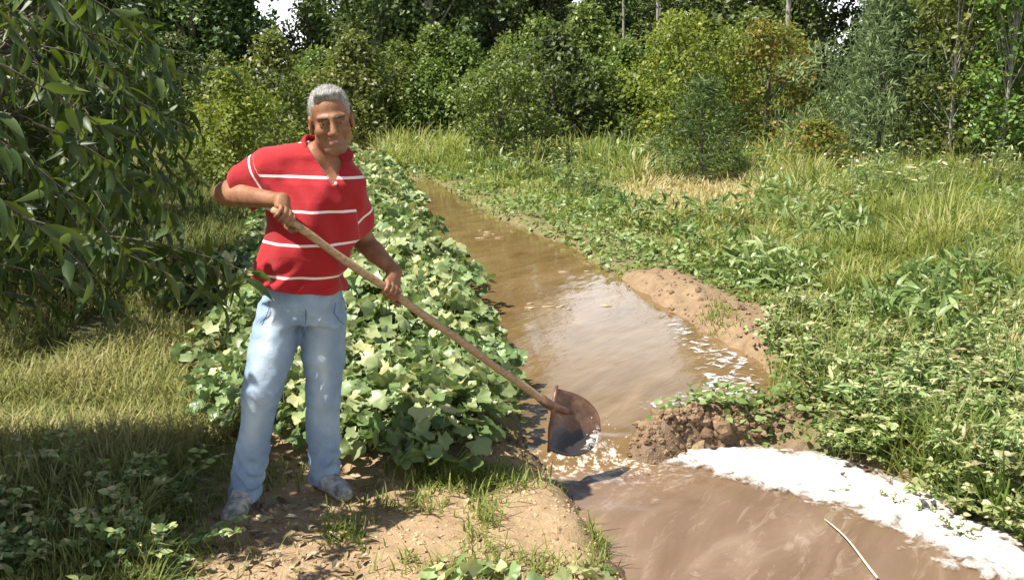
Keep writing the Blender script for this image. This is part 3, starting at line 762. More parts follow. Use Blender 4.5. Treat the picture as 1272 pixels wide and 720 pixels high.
# ---- jeans
J = SDF((LO[0]+.1, 3.55, -.02), (HI[0], 4.45, 1.05), .0046)
J.loft([(hip[2]-.09, hip[0], hip[1]+.005, .158, .112), (hip[2]-.02, hip[0], hip[1], .166, .120), (hip[2]+.05, hip[0], hip[1], .160, .114), (hip[2]+.12, hip[0]+.002, hip[1], .146, .100)], p=2.3)
def leg(h, k_, a_, r):
    kk = k_+np.array([0, -.012, 0]); foot = a_+np.array([0, 0, -.055])
    J.chain([h, h*.5+kk*.5, kk, kk*.5+foot*.5, foot], r, .035, .012)
leg(hipR, kneeR, anR, [.094, .090, .074, .069, .066]); leg(hipL, kneeL, anL, [.091, .087, .073, .068, .066])
g1, g2 = folds(.24, .0048, 8, .8, 41), folds(.075, .0020, 9, 1.2, 43)
def jean_folds(x, y, z):
    w_ = np.exp(-((z-.50)/.09)**2)*.7+np.exp(-((z-.12)/.12)**2)*1.5+np.exp(-((z-.80)/.08)**2)*.8
    return g1(x, y, z)+g2(x, y, z)*(.5+w_)+.0042*(np.abs(np.sin(z*38+5*np.sin(x*13+1)+3*np.sin(y*17)))-.6)*w_*1.3+.004*(np.abs(np.sin((z-hip[2])*50+np.abs(x-hip[0])*38))-.6)*np.exp(-((z-hip[2]+.06)/.06)**2)
J.field(jean_folds)
J.clip(lambda x, y, z: np.where(x < (anR[0]+anL[0])/2, anR[2]-.062-z, anL[2]-.062-z).astype(np.float32)+.0*y)
V, Qf = J.nets(); V = smooth_mesh(V, Qf, 1, .3)
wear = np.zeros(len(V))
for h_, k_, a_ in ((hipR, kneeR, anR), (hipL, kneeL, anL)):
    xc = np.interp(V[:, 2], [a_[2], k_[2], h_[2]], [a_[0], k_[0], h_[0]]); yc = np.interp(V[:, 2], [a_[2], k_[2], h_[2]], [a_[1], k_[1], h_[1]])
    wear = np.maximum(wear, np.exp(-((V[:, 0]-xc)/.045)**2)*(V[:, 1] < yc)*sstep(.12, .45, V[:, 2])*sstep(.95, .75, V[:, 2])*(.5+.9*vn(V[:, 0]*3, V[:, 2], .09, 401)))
m, nt, out = mat('faded_denim'); L = nt.links.new; oc = objco(nt)
fade = noise(nt, 5, 4, .6, oc)
sz_ = nt.nodes.new('ShaderNodeSeparateXYZ'); L(oc, sz_.inputs[0])
c = ramp(nt, fade, [(.30, (.075, .145, .27)), (.48, (.125, .215, .36)), (.70, (.27, .39, .52))])
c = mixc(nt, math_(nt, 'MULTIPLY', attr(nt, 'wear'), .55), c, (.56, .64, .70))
c = mixc(nt, math_(nt, 'MULTIPLY', noise(nt, 260, 2, .6, oc), .35), c, (.55, .62, .68))
p = N(nt, 'ShaderNodeBsdfPrincipled', Roughness=.9); L(c, p.inputs['Base Color'])
L(bump(nt, math_(nt, 'MULTIPLY_ADD', noise(nt, 350, 2, .5, oc), .2, noise(nt, 20, 4, .55, oc)), .4, .014), p.inputs['Normal']); L(p.outputs[0], out.inputs[0])
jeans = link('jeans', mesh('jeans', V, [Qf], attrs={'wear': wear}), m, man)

# pocket and fly seams standing a little off the cloth
JV = np.array([v.co for v in jeans.data.vertices]); ms_, nt, out = mat('denim_seam'); p = N(nt, 'ShaderNodeBsdfPrincipled', Roughness=.9); p.inputs['Base Color'].default_value = (.085, .15, .25, 1); nt.links.new(p.outputs[0], out.inputs[0])
def front_at(px, py):
    y_ = 3.9
    for _ in range(3): q_ = at(px, py, y_); k = np.argsort((JV[:, 0]-q_[0])**2+(JV[:, 2]-q_[2])**2+.15*(JV[:, 1]-3.8)**2)[:6]; y_ = JV[k, 1].mean()
    return at(px, py, y_-.001)
for pts_ in ([(334, 374), (334, 384), (330, 394), (323, 401)], [(417, 376), (415, 388), (422, 398), (428, 403)], [(380, 384), (380, 396), (379, 408), (377, 418)]):
    A = Acc(); pp = np.array([front_at(*q_) for q_ in pts_]); tt_ = np.linspace(0, 3, 13); A.tube(np.stack([np.interp(tt_, range(4), pp[:, k]) for k in range(3)], 1), .0019, 5); link('seam', A.mesh('seam'), ms_, jeans)

# ---- shoes
m, nt, out = mat('grey_shoe'); oc = objco(nt); p = N(nt, 'ShaderNodeBsdfPrincipled', Roughness=.6)
nt.links.new(ramp(nt, noise(nt, 30, 4, .6, oc), [(.38, (.13, .13, .135)), (.6, (.42, .41, .39))]), p.inputs['Base Color']); nt.links.new(bump(nt, noise(nt, 90, 3, .6, oc), .3, .006), p.inputs['Normal']); nt.links.new(p.outputs[0], out.inputs[0])
ms, nt, out = mat('shoe_sole'); p = N(nt, 'ShaderNodeBsdfPrincipled', Roughness=.8); p.inputs['Base Color'].default_value = (.30, .28, .25, 1); nt.links.new(p.outputs[0], out.inputs[0])
def shoe(a_, d_):
    d_ = nrm(np.array([d_[0], d_[1], 0.])); s_ = np.array([-d_[1], d_[0], 0]); z_ = hfun(a_[0], a_[1])+.004
    o_ = np.array([a_[0], a_[1], z_])
    S = SDF(o_-[.28, .28, .03], o_+[.28, .28, .2], .004)
    P_ = lambda f, l, u: o_+f*d_+l*s_+np.array([0, 0, u])
    S.cone(P_(-.045, 0, .045), P_(.04, 0, .05), .040, .042); S.cone(P_(.04, 0, .048), P_(.155, .004, .030), .044, .036, .03)
    S.cone(P_(.11, .012, .028), P_(.17, .0, .026), .040, .033, .02); S.cone(P_(-.03, 0, .05), P_(.0, 0, .115), .042, .046, .03)
    S.cone(P_(.0, 0, .12), P_(.0, 0, .2), .034, .034, .0, 's')
    for k in range(4): S.cone(P_(.045+.022*k, -.026, .088-.011*k), P_(.045+.022*k, .026, .088-.011*k), .0045, .0045, .003)
    up_ = S.F.copy()
    S.clip(lambda x, y, z: (z_+.020-z)+0*x+0*y)
    V, Qf = S.nets(); sh_ = link('shoe', mesh('shoe', smooth_mesh(V, Qf, 1, .3), [Qf]), m, man)
    S.F = up_-.004; S.clip(lambda x, y, z: np.maximum(z-z_-.024, z_-.004-z)+0*x+0*y)
    V, Qf = S.nets(); link('sole', mesh('sole', V, [Qf]), ms, sh_)
shoe(anR, np.array([-.10, -1.0])); shoe(anL, np.array([.62, -.70]))

# ================================================================== shovel
sv = empty('shovel', SH_B); inv = -SH_B
tag(sv, 'long wooden-handled round shovel wedged into the gap of the mud dam', 'shovel')
A = Acc(); t_ = np.linspace(-.012, 1.0, 40); L_ = np.linalg.norm(SH_B-SH_T)
hp = SH_T[None]+(SH_B-SH_T)[None]*t_[:, None]-SH_B
bow = np.sin(t_*math.pi)**1*.006; hp[:, 2] += bow-.004+.0025*np.sin(t_*23); hp[:, 1] += .002*np.sin(t_*17)
hr = .0158+.0026*t_+.0007*np.sin(t_*31)+.0005*np.sin(t_*67); hr[0] *= .75
A.tube(hp, hr, 12)
m, nt, out = mat('worn_wood'); L = nt.links.new; oc = objco(nt)
mp = nt.nodes.new('ShaderNodeMapping'); L(oc, mp.inputs[0])
mp.inputs['Rotation'].default_value = (0, math.asin(SA[2])*-1.0, -math.atan2(SA[1], SA[0])); mp.inputs['Scale'].default_value = (2, 30, 30)
wnz = noise(nt, 3, 5, .65, mp.outputs[0])
c = ramp(nt, wnz, [(.3, (.22, .135, .07)), (.5, (.38, .25, .14)), (.75, (.50, .35, .21))])
p = N(nt, 'ShaderNodeBsdfPrincipled', Roughness=.55); L(c, p.inputs['Base Color']); L(bump(nt, wnz, .4, .004), p.inputs['Normal']); L(p.outputs[0], out.inputs[0])
link('handle', A.mesh('handle'), m, sv)
# blade: curved sheet facing the camera side, foot rest across its top edge
bu = SA                                               # away from the handle
bu = nrm(np.array([.86, .36, -.34]))
bw = nrm(np.array([-.10, .38, .92])); bw = nrm(bw-(bw@bu)*bu); bn = nrm(np.cross(bu, bw))
if bn[1] > 0: bn = -bn
m, nt, out = mat('rusty_steel'); L = nt.links.new; oc = objco(nt)
r1_ = noise(nt, 16, 6, .65, oc)
c = ramp(nt, r1_, [(.3, (.085, .045, .03)), (.5, (.16, .085, .055)), (.7, (.25, .15, .10))])
wt = attr(nt, 'wet'); c = mixc(nt, wt, c, (.075, .068, .066)); p = N(nt, 'ShaderNodeBsdfPrincipled', Metallic=.35); L(c, p.inputs['Base Color']); L(math_(nt, 'MULTIPLY_ADD', wt, -.30, .46), p.inputs['Roughness']); L(bump(nt, r1_, .3, .006), p.inputs['Normal']); L(p.outputs[0], out.inputs[0])
nl, nw = 22, 19; Lb, Wb = .275, .152
Vb = []; 
for i in range(nl):
    f = i/(nl-1)
    w_ = Wb*(1.0 if f < .35 else math.sqrt(max(1-((f-.35)/.65)**2.2, 0.0)))*(.97+.03*min(f*6, 1))
    for j in range(nw):
        g = 2*j/(nw-1)-1
        dish = -.030*(1-g*g)*(1-.55*f)-.020*math.sin(f*math.pi)
        Vb.append(bu*(f*Lb)+bw*(g*w_-.055)+bn*dish)
Vb = np.array(Vb)
ii = (np.arange(nl-1)[:, None]*nw+np.arange(nw-1)[None]).ravel(); qb = np.stack([ii, ii+1, ii+nw+1, ii+nw], 1)
th_ = .0022; Va = np.r_[Vb+bn*th_, Vb-bn*th_]; nV = len(Vb)
rim = [i*nw for i in range(nl)]+[(nl-1)*nw+j for j in range(nw)]+[i*nw+nw-1 for i in range(nl-1, -1, -1)]+list(range(nw-1, -1, -1))
rq = np.array([(rim[k], rim[(k+1) % len(rim)], rim[(k+1) % len(rim)]+nV, rim[k]+nV) for k in range(len(rim)) if rim[k] != rim[(k+1) % len(rim)]])
blw = Va@bw+.012*np.sin(Va@bu*60); blade = link('blade', mesh('blade', Va, [qb, qb[:, ::-1]+nV, rq], attrs={'wet': sstep(-.055, -.09, blw)}), m, sv)
A = Acc(); A.tube([bw*-.211+bn*.004, bw*-.11-bn*.004, bw*.04-bn*.004, bw*.107+bn*.004], [.008, .011, .011, .008], 8)
link('foot_rest', A.mesh('foot_rest'), m, blade)
A = Acc(); A.tube([-SA*.10, -SA*.02, bu*.06-bn*.0, bu*.12+bn*-.022], [.0225, .023, .017, .006], 12)
link('socket', A.mesh('socket'), m, sv)
BLADE_TIP = SH_B+bu*Lb
# thin sheet and beads of water thrown off the blade's edge
A = Acc(); K = 40
f_ = rng.uniform(.15, 1, K); src = SH_B+bu[None]*(Lb*(.55+.5*f_[:, None]))-bw[None]*(.13*rng.uniform(-.2, 1.0, (K, 1)))
tt = rng.gamma(1.6, .06, K)[:, None]
P = src+np.array([.75, -.30, .10])*tt+np.array([0, 0, -3.6])*tt**2+rng.normal(0, .012, (K, 3))
P = P[P[:, 2] > -.16]
a_ = rng.normal(size=(len(P), 3)); A.stamp((CL[0][0]*1.0, CL[0][1]), P, a_, rng.normal(size=(len(P), 3)), rng.gamma(1.6, .0022, len(P))+.002, .5)
for _ in range(0):
    s0 = SH_B+bu*Lb*rng.uniform(.8, 1.0)-bw*.10*rng.uniform(-.2, .9); vv = np.array([.7, -.32, .06])*rng.uniform(.5, 1.2); t_ = np.linspace(0, rng.uniform(.16, .32), 8)[:, None]
    pth = s0+vv*t_+np.array([0, 0, -2.4])*t_**2; pth[:, 2] = np.maximum(pth[:, 2], -.125)
    A.tube(pth, rng.uniform(.0015, .0035)*np.array([.6, 1, 1.1, 1, 1, .9, .7, .3]), 5)
m, nt, out = mat('splash_water'); p = N(nt, 'ShaderNodeBsdfPrincipled', Roughness=.2, IOR=1.33); p.inputs['Base Color'].default_value = (.72, .62, .52, 1); p.inputs['Transmission Weight'].default_value = .35; nt.links.new(p.outputs[0], out.inputs[0])
tag(link('water_splash', A.mesh('water_splash'), m), 'water spraying off the edge of the shovel blade', kind='stuff')

# the sheet of water itself: a torn curtain falling from the blade's lower edge to the channel
nu, nv = 26, 18; PV = []; de = []
for i in range(nu):
    f = i/(nu-1); s0 = SH_B+bu*Lb*(.62+.40*f-.12*f*f)+bw*(-.165+.135*f)
    for j in range(nv):
        t = j/(nv-1)*.27
        p_ = s0+np.array([.62, -.34, .10])*t*(1+.25*math.sin(5*f))+np.array([0, 0, -4.4])*t*t+np.array([.006*math.sin(31*f+9*t), .008*math.sin(23*f), 0])
        p_[2] = max(p_[2], WL+.016); PV.append(p_); de.append(.02+.05*math.sin(math.pi*min(1, f*1.05))-.22*(j/(nv-1))**1.5)
ii = (np.arange(nu-1)[:, None]*nv+np.arange(nv-1)[None]).ravel()
tag(link('falling_water', mesh('falling_water', np.array(PV), [np.stack([ii, ii+nv, ii+nv+1, ii+1], 1)], attrs={'dens': np.array(de)}), froth_mat('falling_froth', (.55, .47, .40), (.80, .75, .70), 22, .0, .16, .62)), 'thin torn sheet of water falling off the shovel blade', kind='stuff')
# ================================================================== plants
rng = np.random.default_rng(501)
UPV = np.array([0, 0, 1.])
def rdir(n, up=0.0, r_=None):
    r_ = r_ or rng
    v = r_.normal(size=(n, 3)); v[:, 2] += up; return nrm(v)
# ------------------------------------------------------------------ grass blades
rng = np.random.default_rng(502)
def blades(A, P, h, w, bend, tint, az=None):
    n = len(P)
    if n == 0: return
    az = rng.uniform(0, 6.283, n) if az is None else az
    lean = rng.uniform(.02, .35, n)
    d = np.stack([np.cos(az), np.sin(az), 0*az], 1); s = np.stack([-np.sin(az), np.cos(az), 0*az], 1)
    V = np.zeros((n, 7, 3))
    for k, f in enumerate((0, .4, .75)):
        c = P+d*((lean*f+bend*f*f)*h)[:, None]; c[:, 2] += h*f*(1-.35*bend*f)
        ww = (w*(1, .85, .5)[k])[:, None]
        V[:, 2*k] = c-s*ww; V[:, 2*k+1] = c+s*ww
    c = P+d*((lean+bend)*h)[:, None]; c[:, 2] += h*(1-.35*bend); V[:, 6] = c
    o = (np.arange(n)*7)[:, None]
    q = np.concatenate([o+np.array([0, 1, 3, 2]), o+np.array([2, 3, 5, 4])]); t = o+np.array([4, 5, 6])
    A.add(V.reshape(-1, 3), [q, t], np.repeat(tint, 7))
GRASS = leaf_mat('meadow_grass', [(0, (.075, .11, .018)), (.35, (.18, .22, .048)), (.65, (.29, .305, .088)), (.85, (.38, .35, .14)), (1, (.50, .42, .22))], trans=.36, rough=.5, spec=.3, tcol=(.45, .60, .08))
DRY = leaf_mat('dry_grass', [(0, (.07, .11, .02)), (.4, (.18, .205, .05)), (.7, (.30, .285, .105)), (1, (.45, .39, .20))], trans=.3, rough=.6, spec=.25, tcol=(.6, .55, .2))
def scatter(n, y0, y1, xl, xr, p=1.0):
    """ground points whose density falls off with distance"""
    u = rng.uniform(0, 1, n)
    if p == 1: y = y0*(y1/y0)**u
    else: y = (y0**(1-p)+u*(y1**(1-p)-y0**(1-p)))**(1/(1-p))
    a, b = xl(y), xr(y); x = a+(b-a)*rng.uniform(0, 1, n)
    return x, y
fr_l = lambda y: -.58*y-.6
fr_r = lambda y: .58*y+.6
# right bank meadow -------------------------------------------------
x, y = scatter(400000, 3.4, 42, lambda y: -.23*y-.2, fr_r, 1.25)
d = sd_water(x, y); bed = sdpoly(x, y, P_BED); bar = sdpoly(x, y, P_BARE); mud = sdpoly(x, y, P_MUD); stw = sdpoly(x, y, P_STRAW)
rightside = (x > np.interp(y, [4, 4.6, 5.5, 8, 12, 16, 40], [.4, .4, .5, -.2, -1.2, -2.7, -8.5]))
patch = fbm(x, y, .8, 201, 3); big = fbm(x, y, 3.0, 207, 2)
keep = rightside & (d > .05) & (bed > .1) & (bar > .1) & (mud > .02+.1*patch)
keep &= rng.uniform(0, 1, len(x)) < np.where(stw < .1, .45, 1)*sstep(.18, .5, patch+.25*sstep(.3, 1.2, d))
keep &= rng.uniform(0, 1, len(x)) < .30+.70*sstep(.25, 1.5, d)
x, y, d, patch, big, stw = [a[keep] for a in (x, y, d, patch, big, stw)]
P = np.stack([x, y, hfun(x, y)-.01], 1); n = len(x)
clump = fbm(x, y, .38, 231, 2)
hgt = (.4+1.05*sstep(.35, .75, clump))*(.05+.12*sstep(.4, 1.6, d)+.15*sstep(1.6, 3.6, d)*sstep(3, 7, y)+.16*sstep(14, 22, y))*(.45+1.1*patch)*rng.uniform(.5, 1.35, n)
hgt *= np.where(stw < .2, .45, 1)
w = .0028*(1+y/6.5)*rng.uniform(.6, 1.9, n)
tint = np.clip(.26+.55*(patch-.45)+.9*(big-.42)+.25*sstep(10, 20, y)*0+rng.normal(0, .16, n)+np.where(stw < .25, .45, 0), 0, 1)
tint = np.clip(tint+.13+.5*(fbm(x, y, .6, 237, 2)-.5)+.32*sstep(.54, .70, fbm(x, y*.6, 1.9, 239, 2)), 0, 1)
A = Acc(); blades(A, P, hgt, w, rng.uniform(.05, 1.2, n), tint)
tag(link('meadow_grass', A.mesh('meadow_grass'), GRASS), 'tall green and straw-coloured grass of the right bank meadow', kind='stuff')
# left dry turf ----------------------------------------------------------
x, y = scatter(95000, 2.9, 30, fr_l, lambda y: -.05*y, 1.3)
d = sd_water(x, y); bed = sdpoly(x, y, P_BED); bar = sdpoly(x, y, P_BARE)
patch = fbm(x, y, .5, 211, 3)
keep = (x < np.interp(y, [3, 5.2, 9, 16, 40], [-.95, -1.5, -2.1, -2.9, -8.6])) & (d > .2) & (bed > -.05+.25*(patch-.5)) & (bar > .02+.35*(patch-.4))
keep &= rng.uniform(0, 1, len(x)) < sstep(.12, .45, patch)
x, y, patch = x[keep], y[keep], patch[keep]; n = len(x)
P = np.stack([x, y, hfun(x, y)-.01], 1)
hgt = (.06+.16*patch+.10*sstep(6.5, 9, y))*rng.uniform(.5, 1.5, n)
w = .0026*(1+y/7)*rng.uniform(.7, 1.4, n)
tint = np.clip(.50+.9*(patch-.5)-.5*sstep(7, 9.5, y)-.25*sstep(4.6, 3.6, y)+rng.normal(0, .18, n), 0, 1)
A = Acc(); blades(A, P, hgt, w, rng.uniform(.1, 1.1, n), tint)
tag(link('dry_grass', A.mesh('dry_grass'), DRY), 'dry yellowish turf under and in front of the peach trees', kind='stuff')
# weedy tufts on the bare bank ------------------------------------------------
A = Acc()
for px, py, sx, sy, n in [(580, 592, 50, 9, 900), (500, 625, 40, 10, 150), (430, 662, 18, 12, 150), (600, 640, 14, 20, 200), (250, 570, 40, 20, 500), (330, 590, 20, 10, 120), (745, 640, 10, 30, 150), (890, 398, 14, 8, 260), (180, 640, 60, 50, 1400), (60, 660, 60, 60, 1200), (620, 705, 70, 10, 380)]:
    P = np.array([gnd(px+rng.normal()*sx, py+rng.normal()*sy) for _ in range(n)]); P[:, 2] = hfun(P[:, 0], P[:, 1])
    P = P[sd_water(P[:, 0], P[:, 1]) > .03]; n = len(P)
    blades(A, P, rng.uniform(.03, .11, n), rng.uniform(.0022, .0045, n), rng.uniform(.1, 1.2, n), np.clip(rng.normal(.35, .2, n), 0, 1))
tag(link('bank_grass', A.mesh('bank_grass'), GRASS), 'short grass tufts sprouting from the sandy bank', kind='stuff')

# ------------------------------------------------------------------ low broad-leaved ground cover along the right bank
rng = np.random.default_rng(503)
COVER = leaf_mat('ground_cover', [(0, (.06, .11, .024)), (.5, (.145, .21, .06)), (1, (.27, .33, .13))], trans=.22, rough=.42, spec=.45, tcol=(.4, .6, .1))
SM = leaf_t(.34, 3, .2, .25, .9)
x, y = scatter(64000, 3.5, 30, lambda y: -.16*y-.3, lambda y: np.minimum(.55*y+.5, 5.5), 1.35)
d = sd_water(x, y); patch = fbm(x, y, .55, 221, 3)
rs = x > np.interp(y, [4, 4.6, 5.5, 8, 12, 16, 40], [.4, .4, .5, -.2, -1.2, -2.7, -8.5])
keep = rs & (d > .04) & (d < 2.6) & (sdpoly(x, y, P_MUD) > -.05+.22*(patch-.3)) & (sdpoly(x, y, P_BED) > .1) & (sdpoly(x, y, P_BARE) > .1) & (rng.uniform(0, 1, len(x)) < sstep(.25, .55, patch)*sstep(2.8, 1.2, d))
x, y, d, patch = x[keep], y[keep], d[keep], patch[keep]; n = len(x)
P = np.stack([x, y, hfun(x, y)+rng.uniform(.0, 1, n)**1.4*(.05+.13*patch)], 1)
A = Acc(); tip = rdir(n, .3); tip[:, 2] = np.abs(tip[:, 2])*.5
A.stamp(SM, P, tip, rdir(n, 2.0), rng.uniform(.022, .05, n)*(1+y/14), np.clip(.15+.8*patch+rng.normal(0, .2, n), 0, 1))
tag(link('ground_cover', A.mesh('ground_cover'), COVER), 'low broad-leaved weeds carpeting the right bank of the pond', kind='stuff')
# leaf litter and straw on the shaded soil -------------------------------------
LIT = leaf_mat('leaf_litter', [(0, (.10, .06, .03)), (.5, (.26, .19, .10)), (1, (.46, .40, .28))], trans=.05, rough=.7, spec=.3, tcol=(.4, .3, .1))
LT = leaf_t(.18, 4, .5, .15)
P = np.array([gnd(rng.uniform(150, 620), 560+rng.uniform(0, 1)*160) for _ in range(900)])
bar = sdpoly(P[:, 0], P[:, 1], P_BARE); P = P[(sd_water(P[:, 0], P[:, 1]) > .1) & (rng.uniform(0, 1, len(P)) < np.where(P[:, 0] < -.55, .75, .10))]
P[:, 2] = hfun(P[:, 0], P[:, 1])+.012; n = len(P); tip = rdir(n); tip[:, 2] *= .25
A = Acc(); A.stamp(LT, P, tip, rdir(n, 2.2), rng.uniform(.02, .065, n), rng.uniform(0, 1, n))
tag(link('leaf_litter', A.mesh('leaf_litter'), LIT), 'fallen dry leaves scattered on the shaded soil', kind='stuff')

# ------------------------------------------------------------------ cucumber row
rng = np.random.default_rng(504)
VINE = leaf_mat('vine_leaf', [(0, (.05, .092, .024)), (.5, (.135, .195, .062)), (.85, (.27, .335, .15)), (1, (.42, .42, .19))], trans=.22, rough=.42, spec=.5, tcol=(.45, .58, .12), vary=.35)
STEM = leaf_mat('green_stem', [(0, (.10, .15, .04)), (1, (.25, .27, .11))], trans=.05, rough=.6, spec=.3)
RL = [round_leaf_t(19, c_, 5, .26, .045, s) for s, c_ in enumerate((.30, -.22, .12, .42))]
def vine_plant(seed, nleaf=120, rad=.42, top=.38, size=(.06, .15)):
    r_ = np.random.default_rng(seed); A, S = Acc(), Acc()
    rr = rad*np.sqrt(r_.uniform(0, 1, nleaf)); th = r_.uniform(0, 6.283, nleaf)
    px, py = rr*np.cos(th), rr*np.sin(th)
    pz = top*(1-.75*(rr/rad)**2)*r_.uniform(.45, 1.0, nleaf)+.03
    P = np.stack([px, py, pz], 1)
    out_ = np.stack([np.cos(th), np.sin(th), 0*th], 1)
    tip = nrm(out_*.8+r_.normal(0, .5, (nleaf, 3))+[0, 0, -.15]); nor = nrm(UPV*1.1+out_*.45+r_.normal(0, .50, (nleaf, 3)))
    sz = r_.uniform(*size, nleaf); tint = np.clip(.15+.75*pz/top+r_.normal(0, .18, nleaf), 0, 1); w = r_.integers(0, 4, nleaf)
    for k in range(4):
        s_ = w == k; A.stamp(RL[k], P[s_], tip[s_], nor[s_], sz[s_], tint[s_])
    for i in range(0, nleaf, 2):
        base = np.array([px[i]*.35, py[i]*.35, 0.01]); mid = (base+P[i])/2+[0, 0, .05*(top/.4)]
        S.tube([base, mid, P[i]], [.004, .0035, .0025], 4, r_.uniform(0, 1), False)
    return A.mesh('leaves'), S.mesh('stems')
VP = [vine_plant(s) for s in range(5)]
SMALLP = [vine_plant(20+s, 46, .40, .38, (.10, .16)) for s in range(2)]
def plant(name, pair, loc, rz, sc, label, cat, group=None, mats=None):
    mats = mats or (VINE, STEM)
    e = empty(name, loc); e.rotation_euler = (0, 0, rz); e.scale = (sc,)*3 if np.isscalar(sc) else tuple(sc)
    tag(e, label, cat, group)
    for nm, me_, mt in (('leaves', pair[0], mats[0]), ('stems', pair[1], mats[1])):
        if not me_.materials: me_.materials.append(mt)
        o = bpy.data.objects.new(nm, me_); col.objects.link(o); o.parent = e
    return e
CUC = 'leafy cucumber vine growing among its like in the planted row beside the pond'
cnt = 0; yy = 4.75
while yy < 21:
    st = .40*(1+.045*(yy-4.75)); xs = np.arange(-4.2, .5, st)
    for x in xs:
        xx, yv = x+rng.uniform(-.35, .35)*st, yy+rng.uniform(-.35, .35)*st
        if sdpoly(xx, yv, P_BED) < -.30+.12*(yy > 7):
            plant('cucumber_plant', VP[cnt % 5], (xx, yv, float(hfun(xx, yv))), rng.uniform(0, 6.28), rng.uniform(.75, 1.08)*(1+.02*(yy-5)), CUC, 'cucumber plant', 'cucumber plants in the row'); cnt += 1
    yy += st
for px, py, sc in [(400, 540, .75), (450, 545, .8), (490, 555, .85), (520, 550, .9), (545, 540, .85), (565, 525, .8), (575, 500, .8), (570, 470, .85), (555, 440, .85), (535, 405, .85), (515, 372, .85), (497, 342, .85), (300, 512, .75), (350, 530, .75)]:
    g = gnd(px, py); plant('cucumber_plant', VP[cnt % 5], (g[0], g[1], float(hfun(g[0], g[1]))), cnt*1.3, sc, CUC, 'cucumber plant', 'cucumber plants in the row'); cnt += 1
print('cucumber plants', cnt)
g = gnd(545, 578); plant('cucumber_plant', vine_plant(31, 34, .24, .24, (.09, .15)), (g[0], g[1], float(hfun(g[0], g[1]))), 0, 1.0, 'small cucumber plant at the front end of the row, sunlit on the bare bank', 'cucumber plant')
g = gnd(590, 748); plant('seedling', vine_plant(33, 44, .22, .10, (.06, .11)), (g[0], g[1], float(hfun(g[0], g[1]))), 0, 1.0, 'low leafy seedling on the sandy bank cut by the bottom edge, left of two', 'seedling')
g = gnd(735, 742); plant('seedling', vine_plant(34, 30, .13, .09, (.05, .09)), (g[0], g[1], float(hfun(g[0], g[1]))), 0, 1.0, 'low leafy seedling at the edge of the muddy channel, right of two', 'seedling')

# ------------------------------------------------------------------ broad weeds of the right foreground
rng = np.random.default_rng(505)
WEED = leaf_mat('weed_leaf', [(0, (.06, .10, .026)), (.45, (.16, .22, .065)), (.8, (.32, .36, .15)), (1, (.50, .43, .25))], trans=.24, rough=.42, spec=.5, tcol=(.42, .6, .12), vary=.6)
WL1 = leaf_t(.30, 4, .25, .35, .9); WL2 = leaf_t(.13, 5, .3, .5)
def weed(seed, n=60, rad=.3, top=.3, size=(.05, .12), tmpl=WL1):
    r_ = np.random.default_rng(seed); A, S = Acc(), Acc()
    ns = 10
    for s in range(ns):
        a = r_.uniform(0, 6.28); L_ = r_.uniform(.5, 1)
        e = np.array([math.cos(a)*rad*L_, math.sin(a)*rad*L_, top*r_.uniform(.45, 1.0)])
        t = np.linspace(0, 1, 6)[:, None]; path = e*t*np.array([1, 1, 0])+np.array([0, 0, 1.])*e[2]*(1-(1-t)**1.7)
        S.tube(path, np.linspace(.005, .0015, 6), 4, r_.uniform(0, 1), False)
        m_ = n//ns; f = r_.uniform(.15, 1, m_)
        P = np.stack([np.interp(f, t[:, 0], path[:, k]) for k in range(3)], 1)
        d = r_.normal(size=(m_, 3)); d[:, 2] = np.abs(d[:, 2])*.35
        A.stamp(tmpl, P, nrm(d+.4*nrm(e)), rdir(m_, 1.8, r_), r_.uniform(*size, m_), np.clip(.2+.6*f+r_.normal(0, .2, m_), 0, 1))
    return A.mesh('leaves'), S.mesh('stems')
WP = [weed(50, 230, .30, .25, (.022, .06)), weed(51, 210, .34, .19, (.025, .065)), weed(52, 230, .24, .28, (.02, .055)), weed(53, 150, .20, .36, (.04, .085), WL2)]
P_WEED = np.array([G2(x, y) for x, y in [(955, 420), (1000, 395), (1100, 380), (1290, 400), (1500, 480), (1600, 740), (1330, 690), (1240, 640), (1140, 590), (1060, 565), (985, 545), (965, 480)]])
cnt = 0
for _ in range(4000):
    g = gnd(rng.uniform(950, 1480), rng.uniform(385, 720))
    if sdpoly(g[0], g[1], P_WEED) > .04 or cnt >= 270 or g[0] > .58*g[1]+.5: continue
    if sd_water(g[0], g[1]) < .0 or segd(g[0], g[1], DAM_L, DAM_L+.82*(DAM_R-DAM_L)) < .34: continue
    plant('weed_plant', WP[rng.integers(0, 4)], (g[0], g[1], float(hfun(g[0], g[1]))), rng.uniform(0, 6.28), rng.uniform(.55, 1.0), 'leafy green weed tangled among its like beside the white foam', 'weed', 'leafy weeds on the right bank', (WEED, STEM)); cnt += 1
for k in range(26):
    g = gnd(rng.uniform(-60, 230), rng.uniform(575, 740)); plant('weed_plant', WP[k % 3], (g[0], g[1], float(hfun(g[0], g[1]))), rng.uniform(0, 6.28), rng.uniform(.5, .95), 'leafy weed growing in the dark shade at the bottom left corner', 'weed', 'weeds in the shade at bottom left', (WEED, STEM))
for px, py, sc, lab in [(1110, 628, .33, 'small weed sprig standing in the white foam, nearer the shovel'), (1190, 668, .40, 'leafy weed sprig drowned in the white foam at lower right'), (1150, 640, .3, 'tiny weed sprig poking through the middle of the white foam')]:
    g = gnd(px, py, WL); plant('weed_sprig', WP[2], (g[0], g[1], WL-.02), rng.uniform(0, 6), sc, lab, 'weed', None, (WEED, STEM))
